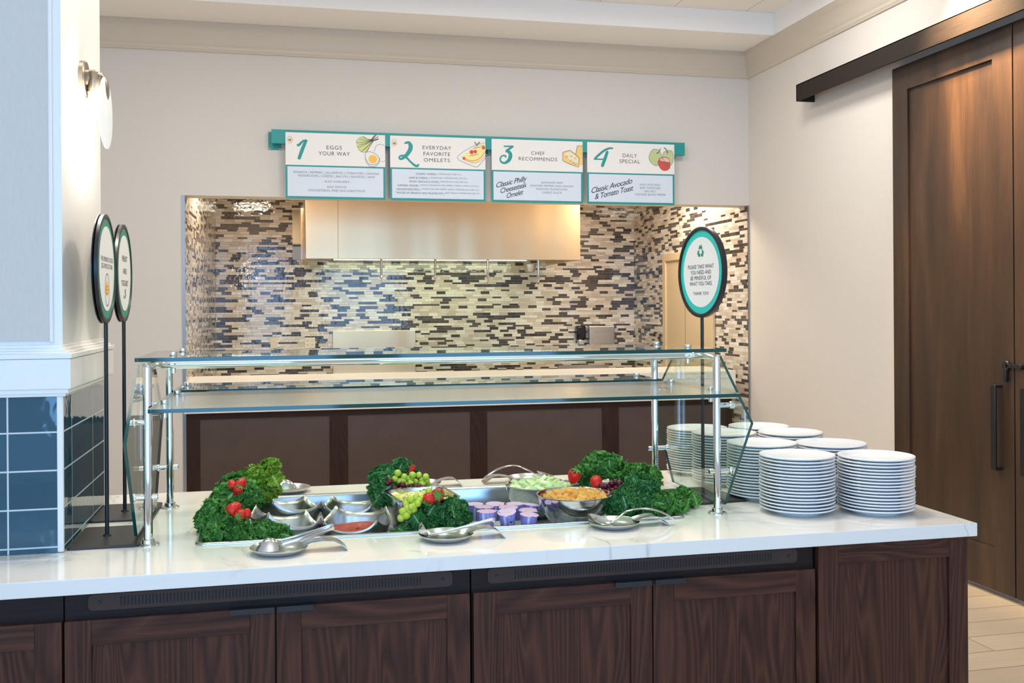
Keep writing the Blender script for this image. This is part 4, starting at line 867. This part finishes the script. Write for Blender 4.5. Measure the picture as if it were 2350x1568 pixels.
for lb, p, Y, rot, s in (
    ('left strawberry of the upper three on the left kale', Z3(528, 350), 3.56, (R(150), 0, R(20)), 1.0), ('right strawberry of the upper three on the left kale', Z3(618, 338), 3.56, (R(160), R(40), 0), 1.15), ('lowest strawberry of the upper three on the left kale', Z3(588, 410), 3.54, (R(15), R(20), 0), 1.05),
    ('largest strawberry of the lower group on the left kale', Z3(545, 605), 3.33, (R(20), R(-130), 0), 1.3), ('middle strawberry of the lower group on the left kale', Z3(625, 662), 3.30, (R(120), R(60), 0), 1.0), ('right strawberry of the lower group, against the wavy bowl', Z3(690, 652), 3.31, (R(170), 0, 0), .8),
    ('left strawberry on the front middle kale beside green grapes', Z4(880, 552), 3.30, (R(150), R(30), 0), 1.25), ('right strawberry with leafy cap on the front middle kale', Z4(985, 512), 3.31, (R(100), R(120), 0), 1.35), ('strawberry on top of the rear green grapes', Z4(645, 205), 3.74, (R(-40), R(10), 0), 1.2),
    ('upright strawberry at the left tip of the rear right kale', Z5(962, 298), 3.56, (R(20), R(10), 0), 1.45), ('strawberry with leafy cap behind the cantaloupe bowl', Z5(1170, 355), 3.53, (R(-60), R(10), 0), 1.35)):
    strawberry(lb, at(*p, Y), rot, s)
bpy.data.objects.remove(sb)
gm = {}
for key in ('grape_g', 'grape_r'):
    gm[key] = MB().lathe([(0, -.0135), (.006, -.0125), (.0102, -.0085), (.0122, -.002), (.0120, .003), (.0098, .009), (.0055, .0127), (0, .0135)], n=20).build('grape', M[key], None, smooth=80)
def grapes(label, base, pts, key, sd):
    rr = random.Random(sd); k = thing('grape_bunch', label, 'grapes', base)
    for p in pts:
        o = gm[key].copy(); C.objects.link(o); o.parent = k; o.location = p - Vector(base); o.rotation_euler = (rr.uniform(0, 6), rr.uniform(0, 6), 0); o.scale = (rr.uniform(.9, 1.08),) * 3
    m = MB(); c = sum(pts, Vector()) / len(pts) - Vector(base) + Vector((0, .012, -.008))
    for p in pts: m.tube([c, (c + (p - Vector(base))) / 2 + Vector((0, .004, .004)), p - Vector(base)], .0012, 5)
    m.build('stem', M['stem'], k)
rr = random.Random(4)
gp = [at(*Z4(x, y), 3.66 + rr.uniform(-.012, .02)) for x, y in ((495, 245), (460, 315), (415, 400), (520, 345), (575, 290), (675, 270), (755, 270), (795, 335), (715, 350), (840, 290), (855, 340), (590, 385), (650, 370), (560, 335), (800, 385), (862, 382), (615, 315), (640, 320), (755, 385))]
grapes('cluster of green grapes on kale at the rear middle', at(*Z4(640, 340), 3.70), gp, 'grape_g', 1)
gp = [at(*Z4(x, y), 3.635 + rr.uniform(-.01, .02)) for x, y in ((395, 340), (375, 365), (550, 388), (660, 400), (640, 445), (585, 455), (480, 465), (410, 478), (715, 415), (752, 412), (700, 450), (530, 450), (450, 440), (610, 425), (790, 425), (830, 430))]
grapes('dark red grapes hanging below the rear green grapes', at(*Z4(580, 450), 3.67), gp, 'grape_r', 2)
gp = [at(*Z4(x, y), 3.31 + rr.uniform(-.01, .012)) for x, y in ((875, 465), (720, 540), (760, 585), (680, 600), (600, 622), (615, 668), (560, 715), (640, 710), (535, 797), (600, 768), (700, 645), (800, 560), (660, 660), (740, 620), (650, 565), (690, 690))]
grapes('green grapes trailing in front of the pineapple pan', at(*Z4(670, 650), 3.33), gp, 'grape_g', 3)
gp = [at(*Z5(x, y), 3.49 + rr.uniform(-.01, .02)) for x, y in ((1310, 365), (1345, 352), (1378, 362), (1290, 398), (1250, 390), (1350, 405), (1392, 392), (1240, 425), (1320, 430), (1283, 440), (1385, 430), (1225, 385), (1365, 385), (1300, 415))]
grapes('dark red grapes between the cantaloupe bowl and the right kale', at(*Z5(1310, 400), 3.52), gp, 'grape_r', 4)
for o in gm.values(): bpy.data.objects.remove(o)

# ------------------------------------------------------------------ bowls
def wave_bowl(label, loc, rz, half, lo, hi, tilt=(0, 0), fill=None, fl=.035, fname='', ky=1.0):
    k = thing('wavy_bowl', label, 'bowl', loc, rot=(tilt[0], tilt[1], rz)); n_ = 96; m = MB(); L = []
    for t, rsc in ((0, .76), (.03, .80), (.10, .825), (.3, .865), (.5, .905), (.75, .955), (1, 1.0)):
        l = []
        for i in range(n_):
            a = 2 * pi * i / n_; r = half * (abs(cos(a)) ** 2.35 + abs(sin(a)) ** 2.35) ** (-1 / 2.35); al = (a + pi / 4) % (pi / 2) - pi / 4; hh = lo + (hi - lo) * abs(math.tan(al)) ** 2.1
            flare = 1 + .02 * t * abs(math.tan(al)) ** 2
            l.append((r * rsc * flare * cos(a), ky * r * rsc * flare * sin(a), hh * t))
        L.append(l)
    loops(m, L, False, True); o = m.build('shell', M['bowl_steel'], k, smooth=45)
    s_ = o.modifiers.new('solid', 'SOLIDIFY'); s_.thickness = .0018; s_.offset = -1
    if fill:
        m = MB(); n2 = 32; m.grid(lambda u, v: ((u * .86) * half * cos(v * 2 * pi) * 1.0, (u * .86) * ky * half * sin(v * 2 * pi), fl + .006 * (1 - u * u) + .002 * sin(u * 20 + v * 30)), 10, n2); f = m.build(fname, M[fill], None, smooth=60)
        f.location = loc; f.rotation_euler = k.rotation_euler; return k, f
    return k, None
_, f = wave_bowl('rear left wavy steel bowl holding shredded yellow cheese', (.004, 3.70, .862), R(17), .116, .080, .112, (R(-2), R(8)), 'ycheese', .03, 'shredded_cheese'); tag(f, 'shredded yellow cheese in the rear left wavy bowl', 'cheese', kind='stuff')
wave_bowl('front left wavy steel bowl partly behind the kale', (-.008, 3.455, .866), R(14), .118, .070, .106, (R(-2), R(11)))
_, f = wave_bowl('rear right wavy steel bowl behind the salsa bowl', (.236, 3.69, .856), R(-12), .112, .070, .099, (0, R(1)), None)
_, f = wave_bowl('front wavy steel bowl filled with red salsa', (.236, 3.435, .862), R(-16), .118, .064, .097, (R(4), R(0)), 'salsa', .036, 'salsa'); tag(f, 'coarse red salsa in the front wavy steel bowl', 'salsa', kind='stuff')

def round_bowl(label, loc):
    k = thing('round_bowl', label, 'bowl', loc)
    pr = [(0, 0), (.055, 0), (.058, .004), (.095, .03), (.122, .07), (.131, .105), (.1325, .118), (.136, .1195), (.1365, .121), (.134, .1225), (.1315, .1205), (.129, .106), (.12, .072), (.093, .033), (.05, .006), (0, .004)]
    MB().lathe(pr, n=72).build('shell', M['polished'], k, smooth=60); return k
round_bowl('round polished steel bowl of cantaloupe chunks', (1.009, 3.425, .866)); round_bowl('round polished steel bowl of honeydew melon, behind the cantaloupe', (.959, 3.725, .852))
k = thing('rectangular_pan', 'rectangular steel pan of pineapple chunks', 'pan', (.468, 3.485, .872), R(8))
m = MB(); q_ = lambda hx, hy, z, r: [(x, y, z) for x, y in rrect(0, 0, hx, hy, r, 5)]
loops(m, [q_(.085, .10, 0, .03), q_(.098, .118, .10, .035), q_(.1, .12, .124, .035), q_(.112, .132, .128, .045), q_(.112, .132, .131, .045), q_(.1, .12, .1295, .035), q_(.096, .116, .10, .034), q_(.083, .098, .003, .03)], True, True); m.build('shell', M['polished'], k, smooth=50)
def chunk_mesh(seed, mat, kind):
    rr = random.Random(seed); m = MB(); a, b, c = (.016, .0115, .011) if kind == 'c' else ((.021, .009, .010) if kind == 'h' else (.014, .013, .009))
    vs = [(sx * a * rr.uniform(.75, 1.15), sy * b * rr.uniform(.6, 1.15), sz * c * rr.uniform(.6, 1.1)) for sx in (-1, 1) for sy in (-1, 1) for sz in (-1, 1)]
    m.add(vs, [(0, 1, 3, 2), (4, 6, 7, 5), (0, 4, 5, 1), (2, 3, 7, 6), (0, 2, 6, 4), (1, 5, 7, 3)])
    return m.build('chunk', mat, None, smooth=0, bevel=.0028, segs=2)
def chunks(name, label, cat, group, mat, kind, cen, rx, ry, n_, dome, sd, rz=0, square=False):
    rr = random.Random(sd); src = [chunk_mesh(sd * 10 + i, mat, kind) for i in range(5)]
    for i in range(n_):
        if square: x, y = rr.uniform(-1, 1) * rx, rr.uniform(-1, 1) * ry; rad = max(abs(x / rx), abs(y / ry))
        else: rad = math.sqrt((i + .5) / n_); a = i * 2.39996; x, y = rad * rx * cos(a), rad * ry * sin(a)
        z = dome * (1 - rad * rad) + rr.uniform(-.004, .004)
        o = src[i % 5].copy(); C.objects.link(o); o.name = name; X = x * cos(rz) - y * sin(rz); Y = x * sin(rz) + y * cos(rz)
        o.location = (cen[0] + X, cen[1] + Y, cen[2] + z); o.rotation_euler = (rr.uniform(-.6, .6), rr.uniform(-.6, .6), rr.uniform(0, 6)); o.scale = (rr.uniform(.9, 1.25),) * 3
        tag(o, label, cat, group)
    for s_ in src: bpy.data.objects.remove(s_)
    z0 = cen[2] - .012
chunks('cantaloupe_chunk', 'orange cantaloupe chunk in the round bowl at the front', 'melon', 'cantaloupe chunks in the front round bowl', M['cant'], 'c', (1.009, 3.425, .972), .108, .108, 62, .014, 1)
chunks('cantaloupe_chunk', 'orange cantaloupe chunk in the round bowl at the front', 'melon', 'cantaloupe chunks in the front round bowl', M['cant'], 'c', (1.009, 3.425, .955), .100, .100, 40, .004, 11)
chunks('honeydew_chunk', 'pale green honeydew chunk in the rear round bowl', 'melon', 'honeydew chunks in the rear round bowl', M['honey'], 'h', (.959, 3.725, .962), .108, .108, 60, .020, 2)
chunks('honeydew_chunk', 'pale green honeydew chunk in the rear round bowl', 'melon', 'honeydew chunks in the rear round bowl', M['honey'], 'h', (.959, 3.725, .944), .100, .100, 40, .006, 12)
chunks('pineapple_chunk', 'yellow pineapple chunk in the rectangular steel pan', 'pineapple', 'pineapple chunks in the pan', M['pine'], 'p', (.468, 3.485, .982), .082, .10, 60, .006, 3, R(8), True)
chunks('pineapple_chunk', 'yellow pineapple chunk in the rectangular steel pan', 'pineapple', 'pineapple chunks in the pan', M['pine'], 'p', (.468, 3.485, .966), .080, .10, 45, .004, 13, R(8), True)

# ------------------------------------------------------------------ yogurt cups
cupm = MB().lathe([(0, 0), (.0225, 0), (.024, .002), (.0285, .054), (.0288, .056)], n=36).build('cup', M['cup'], None, smooth=50)
lidm = MB().lathe([(0, .0572), (.0275, .0572), (.0325, .0568), (.0328, .0560), (.0325, .0553), (.0285, .0553)], n=36).add([(0.030, -.006, .0563), (.041, -.003, .0560), (.041, .003, .0560), (.030, .006, .0563)], [(0, 1, 2, 3)]).build('lid', M['lid'], None, smooth=50)
Z6 = lambda x, y: (1060 + x / 11.75, 1130 + y / 11.75)
for lb, p, Y, tilt in (('front left lilac yogurt cup, beside the kale', Z6(665, 505), 3.315, (0, 0)), ('front middle lilac yogurt cup, tilted toward the viewer with a barcode', Z6(1245, 490), 3.320, (R(12), R(-6))), ('front right lilac yogurt cup', Z6(1780, 590), 3.325, (R(4), R(4))),
        ('second row left lilac yogurt cup', Z6(610, 385), 3.395, (0, 0)), ('second row middle lilac yogurt cup', Z6(1240, 395), 3.385, (R(4), 0)), ('second row right lilac yogurt cup', Z6(1770, 470), 3.390, (R(3), 0)),
        ('rear left lilac yogurt cup, half behind the kale', Z6(330, 310), 3.47, (0, 0)), ('rear row lilac yogurt cup, second from the left', Z6(880, 300), 3.465, (R(4), 0)), ('rear row lilac yogurt cup, third from the left', Z6(1430, 300), 3.47, (0, 0)), ('rear right lilac yogurt cup, beside the cantaloupe bowl', Z6(1810, 325), 3.49, (0, R(8)))):
    P_ = at(*p, Y); k = thing('yogurt_cup', lb, 'yogurt cup', (P_.x, Y, P_.z - .0572), rot=(tilt[0], tilt[1], rr.uniform(-.3, .3)))
    a = cupm.copy(); C.objects.link(a); a.parent = k; b = lidm.copy(); C.objects.link(b); b.parent = k; b.rotation_euler.z = rr.uniform(0, 6)
    if 'barcode' in lb:
        m = MB(); m.add([(.0262 * cos(t) * 1.0, .0262 * sin(t), z) for z in (.008, .030) for t in [R(-78 + i * 4) for i in range(7)]], [(i, i + 1, 8 + i, 7 + i) for i in range(6)]); m.build('barcode_patch', M['sign_white'], k, smooth=0)
        m = MB()
        for z in (.010, .0145, .0155, .020, .0245, .027): m.add([(.0268 * cos(t), .0268 * sin(t), z + dz_) for dz_ in (0, .0026) for t in [R(-76 + i * 4) for i in range(6)]], [(i, i + 1, 7 + i, 6 + i) for i in range(5)])
        m.build('barcode', M['ink_black'], k, smooth=0)
bpy.data.objects.remove(cupm); bpy.data.objects.remove(lidm)

# ------------------------------------------------------------------ spoon rests and utensils
def rest(label, loc, rz, L=.125, cat='spoon rest'):
    k = thing('spoon_rest', label, cat, loc, rz)
    pr = [(0, .0022), (.055, .0022), (.072, .010), (.084, .020), (.0865, .021), (.0866, .0195), (.074, .0085), (.057, 0), (0, 0)]
    MB().lathe(pr, n=56).build('dish', M['satin'], k, smooth=60)
    m = MB(); path = [(.072, .0165), (.09, .024), (.115, .028), (.14, .026), (.16, .016), (.172, .0025)]; wd = [.030, .024, .028, .034, .038, .040]
    vs = []
    for dz in (0, .0016):
        for (x, z), w_ in zip(path, wd):
            for t in (-1, -.5, 0, .5, 1): vs.append((.072 + (x - .072) * L / .1, t * w_, z + dz + (.004 * t * t if x < .15 else 0)))
    n_ = len(path); fs = [(q * n_ * 5 + i * 5 + j, q * n_ * 5 + (i + 1) * 5 + j, q * n_ * 5 + (i + 1) * 5 + j + 1, q * n_ * 5 + i * 5 + j + 1) for q in (0, 1) for i in range(n_ - 1) for j in range(4)]
    for i in range(n_ - 1):
        for j in (0, 4): fs.append((i * 5 + j, (i + 1) * 5 + j, n_ * 5 + (i + 1) * 5 + j, n_ * 5 + i * 5 + j))
    for j in range(4): fs.append(((n_ - 1) * 5 + j, (n_ - 1) * 5 + j + 1, 2 * n_ * 5 - 5 + j + 1, 2 * n_ * 5 - 5 + j))
    m.add(vs, fs); m.build('handle', M['satin'], k, smooth=40); return k
def cr(P, W_, n=5):
    A = []; B = []
    for i in range(len(P) - 1):
        p0, p1, p2, p3 = P[max(i - 1, 0)], P[i], P[i + 1], P[min(i + 2, len(P) - 1)]
        for q in range(n):
            t = q / n; A.append(tuple(.5 * (2 * p1[k] + (p2[k] - p0[k]) * t + (2 * p0[k] - 5 * p1[k] + 4 * p2[k] - p3[k]) * t * t + (3 * p1[k] - p0[k] - 3 * p2[k] + p3[k]) * t ** 3) for k in range(3))); B.append(tuple(W_[i][k] * (1 - t) + W_[i + 1][k] * t for k in (0, 1)))
    return A + [P[-1]], B + [W_[-1]]
def scoop(m, L=.075, W=.032, D=.016, c=(0, 0, 0), flip=1, thick=.0012):
    # spoon bowl: long axis x, opening up (flip=1) or down (-1)
    for dz in (0, thick):
        m.grid(lambda u, v: (c[0] + (u - .5) * L, c[1] + (v - .5) * 2 * W * math.sqrt(max(0, 1 - (2 * u - 1) ** 2)) , c[2] + dz + flip * (-D * (1 - (2 * u - 1) ** 2) * (1 - (2 * v - 1) ** 2))), 16, 12)
# tongs in the front left rest
rest('left steel spoon rest on the counter front, holding tongs', (-.018, 3.10, CT), R(3), .13)
k = thing('serving_tongs', 'steel serving tongs with domed heads lying in the left spoon rest', 'tongs', (-.018, 3.10, CT + .012), R(10))
m = MB(); scoop(m, .085, .034, .034, (-.03, -.012, .004), -1); m.build('scoop', M['polished'], k, smooth=70)
m = MB(); scoop(m, .075, .030, .010, (-.02, .03, .014), 1); m.build('fork_head', M['polished'], k, smooth=70)
m = MB(); m.tube([(.01, -.012, .012), (.06, -.010, .022), (.13, 0, .040), (.165, .004, .050), (.170, .012, .050), (.163, .020, .048), (.12, .026, .036), (.05, .032, .02), (.01, .03, .014)], [(.0022, .007)] * 9, 8, up=(0, 0, 1)); m = MB().tube(*cr([(.01, -.012, .012), (.06, -.010, .022), (.13, 0, .040), (.165, .004, .050), (.170, .012, .050), (.163, .020, .048), (.12, .026, .036), (.05, .032, .02), (.01, .03, .014)], [(.0016, .0085)] * 9), 8, up=(0, 0, 1)); m.build('handle', M['polished'], k, smooth=50)
rest('middle steel spoon rest on the counter front, holding a ladle', (.500, 3.145, CT), R(2), .115)
k = thing('ladle', 'small steel ladle lying in the middle spoon rest', 'ladle', (.445, 3.145, CT + .014), 0)
m = MB(); cup_ = [(0, -.022), (.012, -.020), (.022, -.012), (.027, 0), (.0262, 0), (.021, -.011), (.011, -.019), (0, -.0208)]; m.lathe(cup_, n=32); o = m.build('cup', M['polished'], k, smooth=60); o.rotation_euler = (0, R(62), 0); o.location = (-.01, 0, .022)
MB().tube(*cr([(.004, 0, .004), (.05, .0, .011), (.12, .008, .022), (.20, .014, .036), (.215, .016, .036), (.218, .020, .030)], [(.002, .004), (.002, .0045), (.002, .005), (.002, .007), (.002, .008), (.002, .007)]), 8, up=(0, 0, 1)).build('handle', M['polished'], k, smooth=50)
rest('right steel spoon rest on the counter front, holding a serving spoon', (1.075, 3.185, CT), R(2), .115)
k = thing('serving_spoon', 'long steel serving spoon with arched handle on the right front rest', 'spoon', (1.03, 3.165, CT + .014), 0)
m = MB(); scoop(m, .095, .030, .014, (0, 0, 0), 1); o = m.build('bowl', M['polished'], k, smooth=70); o.rotation_euler = (R(20), R(20), 0); o.location = (-.01, 0, .016)
MB().tube(*cr([(.03, 0, .004), (.055, .0, .022), (.085, .003, .040), (.13, .006, .046), (.18, .006, .040), (.225, .004, .022), (.25, .002, .005)], [(.003, .005), (.003, .0055), (.003, .006), (.003, .007), (.0035, .009), (.004, .010), (.004, .010)]), 10, up=(0, 1, 0)).build('handle', M['polished'], k, smooth=50)
# rear edge
rest('steel spoon rest on the rear counter edge behind the left kale', (.015, 4.125, CT), R(178), .10)
k = thing('serving_spoon', 'domed steel spoon resting on the rear left spoon rest', 'spoon', (.0, 4.12, CT + .016), R(0))
m = MB(); scoop(m, .10, .032, .036, (0, 0, 0), -1); m.build('bowl', M['polished'], k, smooth=70)
MB().tube(*cr([(-.04, 0, .004), (-.09, .01, .016), (-.15, .02, .01)], [(.003, .005), (.003, .007), (.003, .009)]), 8, up=(0, 1, 0)).build('handle', M['polished'], k, smooth=50)
rest('steel spoon rest at the rear, mostly behind the grapes', (.545, 4.10, CT), R(0), .10)
rest('steel spoon rest on the rear edge behind the honeydew bowl', (1.005, 4.115, CT), R(180), .12)
k = thing('serving_spoon', 'long arched steel spoon on the rear rest behind the honeydew', 'spoon', (1.06, 4.10, CT + .02), R(180))
m = MB(); scoop(m, .08, .024, .010, (0, 0, 0), 1); o = m.build('bowl', M['polished'], k, smooth=70); o.rotation_euler = (0, R(-18), 0); o.location = (-.02, 0, .012)
MB().tube(*cr([(.015, 0, .002), (.05, .0, .028), (.11, .0, .052), (.17, .0, .046), (.22, .0, .022), (.25, .0, .0)], [(.003, .005), (.003, .006), (.003, .007), (.0035, .009), (.004, .011), (.004, .010)]), 10, up=(0, 1, 0)).build('handle', M['polished'], k, smooth=50)
